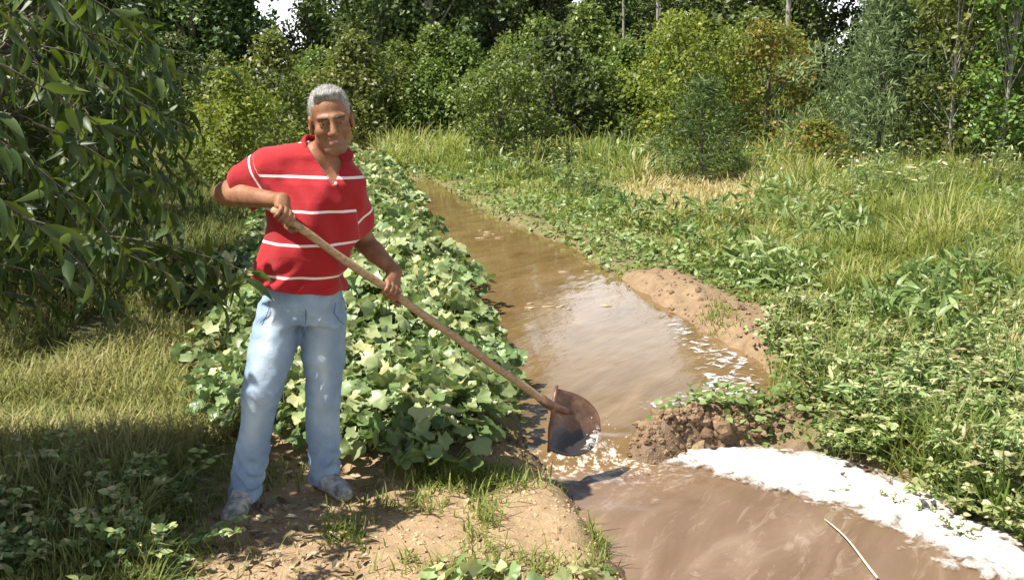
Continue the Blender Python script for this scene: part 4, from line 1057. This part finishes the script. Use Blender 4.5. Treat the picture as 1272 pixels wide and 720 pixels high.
# tall grass clumps at the right edge
TGR = leaf_mat('reed_grass', [(0, (.07, .12, .02)), (1, (.20, .26, .07))], trans=.35, rough=.45, spec=.4, tcol=(.45, .65, .1))
def tall_grass(seed, n, h, w):
    A = Acc(); a = rng.uniform(0, 6.28, n); r_ = rng.uniform(0, .09, n)
    blades(A, np.stack([r_*np.cos(a), r_*np.sin(a), 0*a], 1), rng.uniform(.5, 1, n)*h, rng.uniform(.6, 1.2, n)*w, rng.uniform(.1, .9, n), rng.uniform(0, 1, n), a+rng.normal(0, .5, n))
    return A.mesh('grass_clump')
for px, py, n, h, lab in [(1250, 610, 90, .55, 'tall grass clump at the right edge above the white foam'), (1180, 560, 70, .42, 'long-bladed grass clump rising behind the foam among weeds'), (1262, 500, 70, .5, 'tall grass clump among leafy weeds at the right edge'), (1110, 470, 50, .34, 'fine grass clump in the middle of the leafy weeds'), (1200, 330, 40, .45, 'grass clump in the meadow close to the right edge')]:
    g = gnd(px, py); o = link('grass_clump', tall_grass(px, n, h, .0055), TGR); o.location = (g[0], g[1], float(hfun(g[0], g[1]))); tag(o, lab, 'grass clump')

# pale straw stalk lying in the channel, sticks on the water
m, nt, out = mat('straw_stalk'); p = N(nt, 'ShaderNodeBsdfPrincipled', Roughness=.6); p.inputs['Base Color'].default_value = (.62, .52, .36, 1); nt.links.new(p.outputs[0], out.inputs[0])
A = Acc(); a, b = gnd(1024, 648, WL), gnd(1092, 722, WL); t = np.linspace(0, 1, 9)[:, None]; pts = a+(b-a)*t; pts[:, 2] = WL+.015+.012*np.sin(t[:, 0]*3); pts[:, 0] += .008*np.sin(t[:, 0]*5)
A.tube(pts, np.linspace(.0025, .0055, 9), 6); o = link('straw_stalk', A.mesh('straw_stalk'), m); tag(o, 'pale straw stalk lying in the brown water near the foam', 'straw stalk')
A = Acc()
for px, py, n, s in [(690, 381, 9, 28), (600, 292, 8, 20), (745, 335, 5, 30), (560, 300, 3, 15), (930, 480, 5, 8)]:
    for _ in range(n):
        g = gnd(px+rng.normal()*s, py+rng.normal()*3, WU if py < 520 else WL)
        if sd_water(g[0], g[1]) > -.03: continue
        an = rng.uniform(-.5, .5); L_ = rng.uniform(.03, .13); dd = np.array([math.cos(an), math.sin(an), 0])*L_; g[2] = zwater(g[0], g[1])+.006
        A.tube([g-dd/2, g, g+dd/2+[0, .01, 0]], [.003, .005, .003], 5)
tag(link('floating_straw', A.mesh('floating_straw'), m), 'bits of straw floating on the brown pond', kind='stuff')

# ================================================================== trees
rng = np.random.default_rng(506)
BARK = None
m, nt, out = mat('bark'); oc = objco(nt); mp = nt.nodes.new('ShaderNodeMapping'); nt.links.new(oc, mp.inputs[0]); mp.inputs['Scale'].default_value = (1, 1, .25)
bn_ = noise(nt, 30, 5, .65, mp.outputs[0]); p = N(nt, 'ShaderNodeBsdfPrincipled', Roughness=.85)
nt.links.new(ramp(nt, bn_, [(.3, (.055, .042, .03)), (.7, (.20, .165, .125))]), p.inputs['Base Color']); nt.links.new(bump(nt, bn_, .8, .02), p.inputs['Normal']); nt.links.new(p.outputs[0], out.inputs[0]); BARK = m
m, nt, out = mat('pale_bark'); oc = objco(nt); p = N(nt, 'ShaderNodeBsdfPrincipled', Roughness=.8)
nt.links.new(ramp(nt, noise(nt, 12, 5, .65, oc), [(.3, (.16, .15, .12)), (.7, (.36, .34, .28))]), p.inputs['Base Color']); nt.links.new(p.outputs[0], out.inputs[0]); PBARK = m
PEACH = leaf_mat('peach_leaf', [(0, (.018, .036, .009)), (.5, (.042, .074, .016)), (1, (.10, .135, .03))], trans=.20, rough=.47, spec=.4, tcol=(.35, .5, .04))
PL = [leaf_t(.15, 6, .40, c_, 1.0, .3) for c_ in (.2, .5, .85)]
def twig_leaves(A, S, start, d, length, nl, size, r_, droop=.6, w0=.004):
    t = np.linspace(0, 1, 6)[:, None]; end = start+d*length
    path = start+d*length*t+np.array([0, 0, -droop*length])*t**2*.6
    S.tube(path, np.linspace(w0, .0012, 6), 4, r_.uniform(0, 1), False)
    f = np.linspace(.12, 1, nl)+r_.normal(0, .02, nl)
    P = np.stack([np.interp(f, t[:, 0], path[:, k]) for k in range(3)], 1)
    dd = nrm(np.gradient(path, axis=0))[-1]
    tip = nrm(r_.normal(0, .6, (nl, 3))+dd*.55+[0, 0, -droop]); nor = nrm(r_.normal(0, .55, (nl, 3))+UPV*.8+dd*.3)
    k = r_.integers(0, 3, nl); sz = r_.uniform(.65, 1.1, nl)*size; tn = np.clip(r_.normal(.45, .25, nl), 0, 1)
    for j in range(3):
        s_ = k == j; A.stamp(PL[j], P[s_], tip[s_], nor[s_], sz[s_], tn[s_])
def peach_tree(seed, cr, rad, ntw, tl=(.3, .6), nl=13, size=.14, extra=None, trunk_r=.07):
    """open-centred fruit tree: short trunk, limbs spreading to a rounded crown at height cr"""
    r_ = np.random.default_rng(seed); A, S = Acc(), Acc(); rad = np.array(rad)
    top0 = np.array([.03, 0, max(.35, cr-rad[2])])
    S.tube([(0, 0, -.1), (.01, .01, .15), top0*.6+[0, 0, .1], top0], [trunk_r*1.4, trunk_r*1.05, trunk_r*.95, trunk_r*.85], 10)
    limbs = []
    for i in range(9):
        a = i*2.4+r_.uniform(-.3, .3); el = r_.uniform(.1, .95)
        e = np.array([math.cos(a)*rad[0]*.8*math.cos(el*.9), math.sin(a)*rad[1]*.8*math.cos(el*.9), cr+rad[2]*(el-.25)*.9])
        t = np.linspace(0, 1, 7)[:, None]; mid = top0*.5+e*.5+r_.normal(0, .12, 3)+[0, 0, -.05]
        path = top0*(1-t)**2+2*mid*t*(1-t)+e*t*t; S.tube(path, np.linspace(trunk_r*.6, .012, 7), 6); limbs.append(path)
    for i in range(ntw):
        v = rdir(1, 0, r_)[0]; q = np.array([0, 0, cr])+v*rad*(r_.uniform(.35, 1)**.6)*(1+.12*math.sin(5*v[0]+3*v[1]+seed))
        pl = limbs[r_.integers(0, 9)]; src = pl[r_.integers(2, 7)]
        d = nrm(v*.8+r_.normal(0, .4, 3)+[0, 0, -.1])
        if i % 5 == 0: S.tube([src, (src+q)/2+[0, 0, .06], q], [.008, .006, .004], 4, .5, False)
        twig_leaves(A, S, q, d, r_.uniform(*tl), nl, size, r_)
    for (st, d, L_, n_) in (extra or []): twig_leaves(A, S, np.array(st), nrm(np.array(d, float)), L_, n_, size, r_, .45, .0042)
    return A.mesh('crown'), S.mesh('trunk')
def tree(name, pair, loc, rz, sc, label, cat, group, mats):
    e = empty(name, loc); e.rotation_euler = (0, 0, rz); e.scale = (sc,)*3 if np.isscalar(sc) else tuple(sc); tag(e, label, cat, group)
    for nm, me_, mt in (('crown', pair[0], mats[0]), ('trunk', pair[1], mats[1])):
        if me_ is None: continue
        if not me_.materials: me_.materials.append(mt)
        o = bpy.data.objects.new(nm, me_); col.objects.link(o); o.parent = e
    return e
# the near peach tree reaching in from the left, its long low branches hang into the picture
base = np.array([-2.95, 3.35, 0.0])
ex = []
def low(px0, py0, Y0, px1, py1, Y1, n):
    a, b = at(px0, py0, Y0)-base, at(px1, py1, Y1)-base; ex.append((a, b-a+[0, 0, .10], np.linalg.norm(b-a)*1.03, n))
low(-60, 250, 3.1, 250, 330, 3.5, 26); low(60, 290, 3.3, 300, 312, 3.55, 24); low(120, 310, 3.4, 300, 335, 3.6, 18); low(-40, 150, 3.0, 130, 280, 3.2, 20); low(-40, 60, 3.1, 180, 185, 3.5, 24)
low(-60, 320, 3.2, 110, 360, 3.35, 16); low(0, -60, 3.3, 160, 100, 3.7, 22); low(40, 150, 3.2, 195, 240, 3.6, 20); low(-30, 230, 2.9, 90, 330, 3.0, 14); low(-10, 0, 3.4, 120, 190, 3.5, 20); low(80, -20, 3.8, 190, 60, 4.0, 20); low(-50, 360, 3.2, 60, 385, 3.4, 12); low(150, 300, 3.45, 270, 345, 3.6, 16); low(-20, 120, 3.3, 80, 260, 3.4, 18)
tree('peach_tree', peach_tree(3, 1.8, (.85, .74, .85), 1400, (.15, .32), 12, .13, ex, .06), (*base[:2], float(hfun(base[0], base[1]))), 0, 1, 'near peach tree hanging long dark leaves into the left edge before the man', 'peach tree', None, (PEACH, BARK))
far_peach = peach_tree(7, 1.75, (1.75, 1.7, 1.5), 760, (.3, .7), 15, .15, None, .09)
for x, y, rz, sc, lab in [(-4.6, 7.5, 0.3, 1.1, 'dense dark peach tree behind the dry grass at left, nearest of the orchard line'), (-6.3, 11.4, 2.1, 1.12, 'second peach tree of the orchard line, behind the dark dense one'), (-8.2, 15.4, 4.0, 1.15, 'third peach tree of the orchard line, the smallest seen behind the others')]:
    tree('peach_tree', far_peach, (x, y, float(hfun(x, y))), rz, sc, lab, 'peach tree', 'peach trees of the orchard line', (PEACH, BARK))

# ------------------------------------------------------------------ clumped crowns for the belt of trees behind
rng = np.random.default_rng(507)
QL = quad_leaf_t(.30, .3); QN = quad_leaf_t(.09, .2)
def crown(seed, h0, h1, rx, ncl, nleaf, size, tmpl=QL, shape='round', clr=.38, droop=.2, nl=5, tr=.09, gap=.0, up=.7):
    r_ = np.random.default_rng(seed); A, S = Acc(), Acc()
    S.tube([(0, 0, -.2), (.02, .0, h0*.5+.2), (.05*rx, .03, h0+(h1-h0)*.45), (.02, .06*rx, h1*.93)], [tr*1.3, tr, tr*.6, tr*.15], 8)
    C = []
    while len(C) < ncl:
        f = r_.uniform(0, 1); a = r_.uniform(0, 6.283)
        if shape == 'round': prof = math.sqrt(max(0, 1-(2*f-.85)**2/1.35))
        elif shape == 'tall': prof = .55+.45*math.sin(math.pi*min(1, f*1.1+.12))
        elif shape == 'cone': prof = 1.05-.8*f
        else: prof = math.sqrt(max(0, 1-(1.15*f)**2))
        prof *= 1+.28*math.sin(3*a+seed+4*f)+.18*math.sin(7*f*3+2*a+seed)
        r = rx*prof*r_.uniform(.15, 1)**.5
        c_ = np.array([r*math.cos(a), r*math.sin(a), h0+(h1-h0)*f])
        if gap and math.sin(c_[0]*2.3+seed)+math.sin(c_[2]*2.1+seed*2)+math.sin(c_[1]*2.2) > 2.2-2*gap: continue
        C.append(c_)
    C = np.array(C); cs = r_.uniform(.6, 1.25, ncl)
    k = np.repeat(np.arange(ncl), nleaf); n = len(k)
    off = r_.normal(size=(n, 3)); off = nrm(off)*(r_.uniform(0, 1, n)**.45)[:, None]*clr; off[:, 2] *= .75
    P = C[k]+off*cs[k][:, None]; P[:, 2] = np.maximum(P[:, 2], .03)
    o_ = nrm(off); tip = nrm(o_*.6+r_.normal(0, .6, (n, 3))+[0, 0, -droop]); nor = nrm(o_*.7+UPV*up+r_.normal(0, .5, (n, 3)))
    ct = r_.normal(.45, .16, ncl)
    A.stamp(tmpl, P, tip, nor, r_.uniform(.7, 1.3, n)*size, np.clip(ct[k]+r_.normal(0, .2, n), 0, 1))
    for i in range(min(26, ncl)):
        c_ = C[i]; z0 = max(.1, c_[2]*.55); S.tube([(.02*rx, .02, z0), (c_*[.5, .5, 0]+[0, 0, (z0+c_[2])*.5]), c_], [tr*.35, tr*.22, .008], 5, .5, False)
    return A.mesh('crown'), S.mesh('trunk')
DARK = leaf_mat('dark_leaf', [(0, (.022, .038, .010)), (.5, (.062, .098, .026)), (1, (.16, .20, .07))], trans=.2, rough=.5, spec=.35, tcol=(.3, .45, .06), vary=.7)
MID = leaf_mat('mid_leaf', [(0, (.045, .075, .014)), (.5, (.115, .16, .032)), (1, (.24, .28, .075))], trans=.25, rough=.45, spec=.4, tcol=(.4, .55, .07), vary=.7)
YEL = leaf_mat('yellow_green_leaf', [(0, (.07, .11, .014)), (.5, (.17, .22, .035)), (1, (.31, .34, .07))], trans=.32, rough=.5, spec=.3, tcol=(.55, .6, .06), vary=.4)
GREY = leaf_mat('grey_green_leaf', [(0, (.06, .09, .035)), (.5, (.13, .175, .07)), (1, (.23, .28, .13))], trans=.25, rough=.6, spec=.3, tcol=(.4, .5, .2), vary=.3)
RED = leaf_mat('turning_leaf', [(0, (.06, .095, .016)), (.6, (.16, .20, .035)), (.78, (.26, .24, .045)), (.9, (.38, .20, .06)), (1, (.42, .11, .07))], trans=.3, rough=.5, spec=.35, tcol=(.6, .45, .08))
tall = [crown(100+s, .9, 11.0, 2.3, 230, 46, .19, QL, 'tall', .62, .25, tr=.14, gap=.15*s) for s in range(3)]
tallm = [crown(110+s, .6, 8.5, 2.2, 210, 46, .18, QL, 'round', .6, .2, tr=.13) for s in range(2)]
bush = [crown(120+s, .15, 3.0, 1.5, 150, 44, .13, QL, 'dome', .42, .15, tr=.05) for s in range(2)]
bushm = [crown(130+s, .15, 3.0, 1.5, 150, 44, .12, QL, 'dome', .42, .15, tr=.05) for s in range(2)]
def px2x(px, Y): return (px-CX)/F*Y*1.0
G_T = 'tall trees of the dark belt behind the meadow'
LT_ = 'tall dark tree with small glossy leaves in the belt behind the meadow'
# back row: tall trees; a lower stretch in the middle lets the sky through to the pond's reflection
i = 0
for px in np.arange(-250, 1560, 66):
    Y = 37+rng.uniform(-2.5, 2.5)+ (3 if i % 2 else 0); pxx = px+rng.uniform(-16, 16)
    if abs(pxx-1034) < 98: pxx = 934 if pxx < 1034 else 1134
    if abs(pxx-362) < 108: pxx = 250 if pxx < 362 else 472
    k = rng.integers(0, 3); mid_ = 640 < pxx < 925
    sc = (rng.uniform(.46, .52) if mid_ else rng.uniform(.95, 1.25))
    x = px2x(pxx, Y); tree('tall_tree', tall[k], (x, Y, float(hfun(x, Y))), rng.uniform(0, 6.28), (sc*(1.8 if mid_ else 1.0), sc*1.1, sc), LT_, 'tree', G_T, (DARK, PBARK if k == 1 else BARK)); i += 1
for px in np.arange(-320, 1640, 120):
    Y = 49+rng.uniform(-2, 2); pxx = px+rng.uniform(-30, 30)
    if abs(pxx-1034) < 80 or abs(pxx-362) < 110: continue
    x = px2x(pxx, Y); sc = .62 if 640 < pxx < 920 else rng.uniform(.95, 1.2)
    tree('tall_tree', tallm[i % 2], (x, Y, float(hfun(x, Y))), rng.uniform(0, 6.28), (1.5*sc, 1.1*sc, sc), LT_, 'tree', G_T, (MID if i % 2 else DARK, BARK)); i += 1
# shrubs filling the foot of the belt
G_S = 'dark shrubs at the foot of the tree belt'; LS = 'dark leafy shrub at the foot of the tree belt'
for px in np.arange(120, 1420, 50):
    Y = 31+rng.uniform(-2.5, 2.5); pxx = px+rng.uniform(-15, 15); x = px2x(pxx, Y); sc = rng.uniform(.75, 1.2)*(.62 if abs(pxx-1034) < 45 or abs(pxx-362) < 60 else 1)
    dk = rng.uniform() < .6
    tree('shrub', (bush if dk else bushm)[rng.integers(0, 2)], (x, Y, float(hfun(x, Y))), rng.uniform(0, 6.28), (sc*1.0, sc, sc*rng.uniform(.9, 1.35)), LS, 'shrub', G_S, (DARK if dk else MID, BARK))
# hedge-like thicket closing the foot of the far trees, and mid-green shrubs in front of it
rng = np.random.default_rng(77)
LB = 'broad bushy thicket deep inside the tree belt behind the meadow'
for px in np.arange(-60, 1420, 42):
    if abs(px-1034) < 30 or abs(px-362) < 40: continue
    Y = 44+rng.uniform(-1.5, 1.5); x = px2x(px+rng.uniform(-8, 8), Y); sc = rng.uniform(1.55, 1.95)
    tree('thicket', bush[rng.integers(0, 2)], (x, Y, float(hfun(x, Y))), rng.uniform(0, 6.28), (sc*.9, sc*.8, sc), LB, 'bush', 'bushy thickets inside the tree belt', (DARK, BARK))
LF = 'mid green shrub overlapping its like in front of the tree belt'
for px in np.arange(395, 1300, 47):
    Y = 25.5+rng.uniform(-1.5, 1.5); x = px2x(px+rng.uniform(-12, 12), Y); sc = rng.uniform(.62, .95)*(.75 if abs(px-1034) < 45 else 1)
    tree('shrub', bushm[rng.integers(0, 2)], (x, Y, float(hfun(x, Y))), rng.uniform(0, 6.28), (sc*1.1, sc, sc), LF, 'shrub', 'mid green shrubs in front of the tree belt', (MID, BARK))
# the shrubs one can tell apart
def spec(name, pair, px, py_base, Y, W, Hh, own, label, cat, mats, rz=None):
    x = px2x(px, Y); tree(name, pair, (x, Y, float(hfun(x, Y))), rng.uniform(0, 6.28) if rz is None else rz, (W/own[0], W/own[0], Hh/own[1]), label, cat, None, mats)
spec('round_bush', crown(141, .55, 2.0, .95, 110, 40, .085, QL, 'round', .25, .1, tr=.04), 622, 190, 20.0, 2.0, 2.0, (2.0, 2.0), 'round light green bush on a short bare stem at the meadow edge', 'bush', (MID, BARK))
spec('dark_bush', crown(142, .1, 2.3, .8, 120, 40, .12, QN, 'dome', .3, .0, tr=.04, up=.3), 872, 195, 17.5, 1.75, 1.75, (1.75, 2.3), 'small dark narrow-leaved bush rising from the bright meadow grass', 'bush', (DARK, BARK))
spec('yellow_shrub', crown(143, .1, 3.0, 1.2, 150, 46, .10, QL, 'round', .38, .1, tr=.05), 845, 180, 21.5, 2.6, 3.1, (2.6, 3.0), 'bright yellow-green shrub behind the small dark bush', 'shrub', (YEL, BARK))
spec('turning_shrub', crown(144, .2, 3.0, 1.2, 120, 46, .10, QL, 'round', .36, .1, tr=.05), 950, 180, 22.0, 2.7, 2.9, (2.6, 3.0), 'shrub with some red and yellow turning leaves right of the yellow-green one', 'shrub', (RED, BARK))
spec('feathery_shrub', crown(145, .1, 3.0, 1.6, 190, 60, .17, QN, 'dome', .42, -.4, tr=.05, up=.2), 1085, 190, 19.5, 3.4, 3.3, (3.4, 3.0), 'feathery grey-green shrub with fine hazy foliage on the right', 'shrub', (GREY, BARK))
spec('yellow_bush', crown(146, .1, 2.2, 1.0, 110, 42, .09, QL, 'dome', .32, .1, tr=.04), 292, 165, 16.5, 2.0, 1.9, (2.0, 2.2), 'yellowish green bush behind the orchard, left of the grey-haired head', 'bush', (YEL, BARK))
spec('tangled_bush', crown(147, .1, 2.6, 1.3, 130, 42, .10, QL, 'dome', .36, .1, tr=.04), 345, 175, 21, 2.7, 2.6, (2.6, 2.6), 'olive green bush just behind the grey-haired head', 'bush', (MID, BARK))
spec('leafy_bush', crown(148, .1, 2.8, 1.3, 140, 42, .11, QL, 'dome', .38, .1, tr=.04), 540, 160, 27, 3.0, 3.0, (2.6, 2.8), 'dark green bush at the far end of the pond', 'bush', (MID, BARK))
spec('glossy_bush', crown(149, .1, 2.8, 1.3, 140, 42, .12, QL, 'dome', .38, .1, tr=.04), 690, 175, 23.5, 2.9, 2.9, (2.6, 2.8), 'broad glossy bush behind the round bush on a stem', 'bush', (DARK, BARK))
spec('low_bush', crown(150, .05, 1.2, .8, 80, 40, .08, QL, 'dome', .28, .1, tr=.03), 1010, 195, 18.5, 1.9, 1.0, (1.7, 1.2), 'low bush with a few yellowing leaves between the turning and the feathery shrub', 'bush', (RED, BARK))
# slim poplars with pale stems at right
pop = [crown(160+s, .5, 5.5, .62, 110, 34, .105, QL, 'tall', .32, .1, tr=.035) for s in range(2)]
for k, (px, Y, sc) in enumerate([(1138, 19.5, .95), (1176, 18.3, 1.0), (1208, 20, 1.05), (1238, 17.5, .95), (1268, 18.8, 1.0), (1300, 17.6, 1.0), (1345, 19, 1.1)]):
    x = px2x(px, Y); tree('poplar_sapling', pop[k % 2], (x, Y, float(hfun(x, Y))), k*1.7, (sc*1.15, sc*1.15, sc), 'slim young poplar with a pale stem and small leaves at right', 'tree', 'young poplars at right', (MID, PBARK))
# pale bare trunks showing in the belt
for px, Y, h, r in [(811, 33.5, 6, .06), (968, 30, 5.5, .10), (770, 35, 6, .05), (1160, 29, 5, .06)]:
    A = Acc(); x = px2x(px, Y); A.tube([(0, 0, -.1), (.03, 0, h*.4), (-.02, .03, h*.75), (.05, 0, h)], [r*1.2, r, r*.8, r*.4], 8)
    e = empty('bare_tree', (x, Y, float(hfun(x, Y)))); tag(e, {811: 'thin straight pale tree stem above the yellow-green shrub', 968: 'grey tree stem standing behind the turning shrub', 770: 'thin pale tree stem in the dark belt left of the brightest shrub', 1160: 'thin grey tree stem behind the young poplars'}[px], 'tree')
    link('trunk', A.mesh('trunk'), PBARK, e)
    B_ = Acc(); r_ = np.random.default_rng(px); n = 160; P = np.c_[r_.normal(0, .45, n), r_.normal(0, .45, n), r_.uniform(h*.55, h*1.05, n)]
    B_.stamp(QL, P, rdir(n, -.3, r_), rdir(n, .8, r_), r_.uniform(.1, .2, n), r_.uniform(.2, .9, n)); link('crown', B_.mesh('crown'), MID, e)
# white wild flowers
A = Acc(); P = []
for px, py, s, n in [(1055, 185, 40, 9), (1000, 170, 25, 4), (1230, 200, 25, 3)]:
    for _ in range(n):
        Y = rng.uniform(15, 19); x = px2x(px+rng.normal()*s, Y); P.append((x, Y, float(hfun(x, Y))+rng.uniform(.35, .6)))
P = np.array(P); n = len(P)
m, nt, out = mat('white_petal'); p = N(nt, 'ShaderNodeBsdfPrincipled', Roughness=.7); p.inputs['Base Color'].default_value = (.75, .75, .66, 1); nt.links.new(p.outputs[0], out.inputs[0])
A.stamp(CL[0], P, rdir(n), rdir(n, 1.5), rng.uniform(.03, .06, n), .5)
for q_ in P: A.tube([(q_[0], q_[1], 0), (q_[0]+.01, q_[1], q_[2])], [.004, .003], 4, .5, False)
tag(link('wild_flowers', A.mesh('wild_flowers'), m), 'small white wild flowers dotting the far meadow grass', kind='stuff')
# tall wild weeds mixed into the meadow: leafy stalks standing above the grass
rng = np.random.default_rng(508)
TALLW = [weed(60+s, 90, .22, .75, (.05, .12), WL2) for s in range(3)]
cnt = 0
for _ in range(900):
    Y = 7.5*(26/7.5)**rng.uniform(); X_ = rng.uniform(-.05*Y, .58*Y+.4)
    if cnt >= 90: break
    if sd_water(X_, Y) < 1.5 or sdpoly(X_, Y, P_STRAW) < .5 or vn(X_, Y, 2.2, 303) < .38: continue
    plant('meadow_weed', TALLW[cnt % 3], (X_, Y, float(hfun(X_, Y))), rng.uniform(0, 6.28), rng.uniform(.6, 1.1)*(1 if Y > 10 else .75), 'slender leafy weed standing up among the tall meadow grass', 'weed', 'tall weeds in the meadow', (WEED, STEM)); cnt += 1
# leafy undergrowth through the meadow and grass blades among the foreground weeds
rng = np.random.default_rng(509)
x, y = scatter(60000, 5, 34, lambda y: -.23*y, fr_r, 1.2)
cl = fbm(x, y, .9, 241, 3); d = sd_water(x, y)
rs = (x > np.interp(y, [4, 4.6, 5.5, 8, 12, 16, 40], [.4, .4, .5, -.2, -1.2, -2.7, -8.5])) & (sdpoly(x, y, P_BED) > .1) & (sdpoly(x, y, P_MUD) > .05)
keep = rs & (d > .9) & (sdpoly(x, y, P_STRAW) > .2) & (rng.uniform(0, 1, len(x)) < sstep(.48, .66, cl))
x, y, cl = x[keep], y[keep], cl[keep]; n = len(x)
P = np.stack([x, y, hfun(x, y)+rng.uniform(.03, 1, n)*(.12+.9*np.maximum(cl-.42, 0)+.15*sstep(14, 22, y))], 1)
tip = rdir(n, .5); tip[:, 2] = np.abs(tip[:, 2])
A = Acc(); A.stamp(WL2, P, tip, rdir(n, 1.2), rng.uniform(.05, .13, n)*(1+y/30), np.clip(rng.normal(.5, .25, n)+.6*(vn(x, y, 1.1, 247)-.5), 0, 1))
tag(link('meadow_undergrowth', A.mesh('meadow_undergrowth'), COVER), 'patches of leafy undergrowth through the meadow grass', kind='stuff')
pts = np.array([G2(rng.uniform(950, 1500), rng.uniform(390, 700)) for _ in range(9000)])
pts = pts[(sdpoly(pts[:, 0], pts[:, 1], P_WEED) < .03) & (sd_water(pts[:, 0], pts[:, 1]) > 0) & (vn(pts[:, 0], pts[:, 1], .3, 251) > .45)]
n = len(pts); A = Acc(); blades(A, np.c_[pts, hfun(pts[:, 0], pts[:, 1])], rng.uniform(.15, .48, n), rng.uniform(.002, .005, n), rng.uniform(.1, 1.2, n), np.clip(rng.normal(.5, .25, n), 0, 1))
tag(link('weed_grass', A.mesh('weed_grass'), GRASS), 'grass blades pushing up through the leafy weeds by the foam', kind='stuff')
# ================================================================== sky, sun, camera
w = bpy.data.worlds.new('World'); scene.world = w; w.use_nodes = True
nt = w.node_tree; bg = nt.nodes['Background']
SDIR = nrm(np.array([-.70, -.30, 1.25]))
el = math.asin(SDIR[2]); az = math.atan2(SDIR[0], SDIR[1])
sky = nt.nodes.new('ShaderNodeTexSky'); sky.sky_type = 'NISHITA'; sky.sun_disc = False
sky.sun_elevation = el; sky.sun_rotation = az; sky.air_density = 1.2; sky.dust_density = 1.5; sky.ozone_density = 1.0
tc = nt.nodes.new('ShaderNodeTexCoord'); sx = nt.nodes.new('ShaderNodeSeparateXYZ'); nt.links.new(tc.outputs['Generated'], sx.inputs[0])
mpw = nt.nodes.new('ShaderNodeMapping'); mpw.inputs['Scale'].default_value = (1, 1, 2.2); nt.links.new(tc.outputs['Generated'], mpw.inputs[0])
cl = ramp(nt, noise(nt, 2.6, 6, .6, mpw.outputs[0]), [(.26, (0, 0, 0)), (.46, (1, 1, 1))])
band = ramp(nt, sx.outputs[2], [(0, (1, 1, 1)), (.22, (.9, .9, .9)), (.36, (0, 0, 0))])      # added bright cloud band, whitens the sky gaps and the pond's glare
nt.links.new(mixc(nt, math_(nt, 'MULTIPLY', cl, band), sky.outputs[0], (20, 20.5, 21.5)), bg.inputs[0]); bg.inputs[1].default_value = .05
sl = bpy.data.lights.new('sun', 'SUN'); sl.energy = 5.0; sl.angle = R(.53); sl.color = (1, .95, .86)
so = bpy.data.objects.new('sun', sl); col.objects.link(so)
from mathutils import Vector
so.rotation_euler = Vector(-SDIR).to_track_quat('-Z', 'Y').to_euler()
cam = bpy.data.cameras.new('camera'); co = bpy.data.objects.new('camera', cam); col.objects.link(co)
cam.sensor_fit = 'HORIZONTAL'; cam.sensor_width = 36; cam.lens = 36*F/1272; cam.clip_start = .05; cam.clip_end = 3000
co.location = (0, 0, H); co.rotation_euler = (math.pi/2-PITCH, 0, 0); scene.camera = co
scene.render.resolution_x, scene.render.resolution_y = 1024, 579
scene.view_settings.view_transform = 'Standard'; scene.view_settings.look = 'None'; scene.view_settings.gamma = 1; scene.view_settings.exposure = 1.0
scene.view_settings.use_curve_mapping = False
cy = scene.cycles; scene.render.engine = 'CYCLES'
cy.max_bounces = 6; cy.diffuse_bounces = 3; cy.glossy_bounces = 3; cy.transmission_bounces = 3; cy.transparent_max_bounces = 16
cy.use_denoising = True; cy.sample_clamp_indirect = 6; cy.caustics_reflective = False; cy.caustics_refractive = False
try: cy.denoiser = 'OPENIMAGEDENOISE'
except Exception: pass
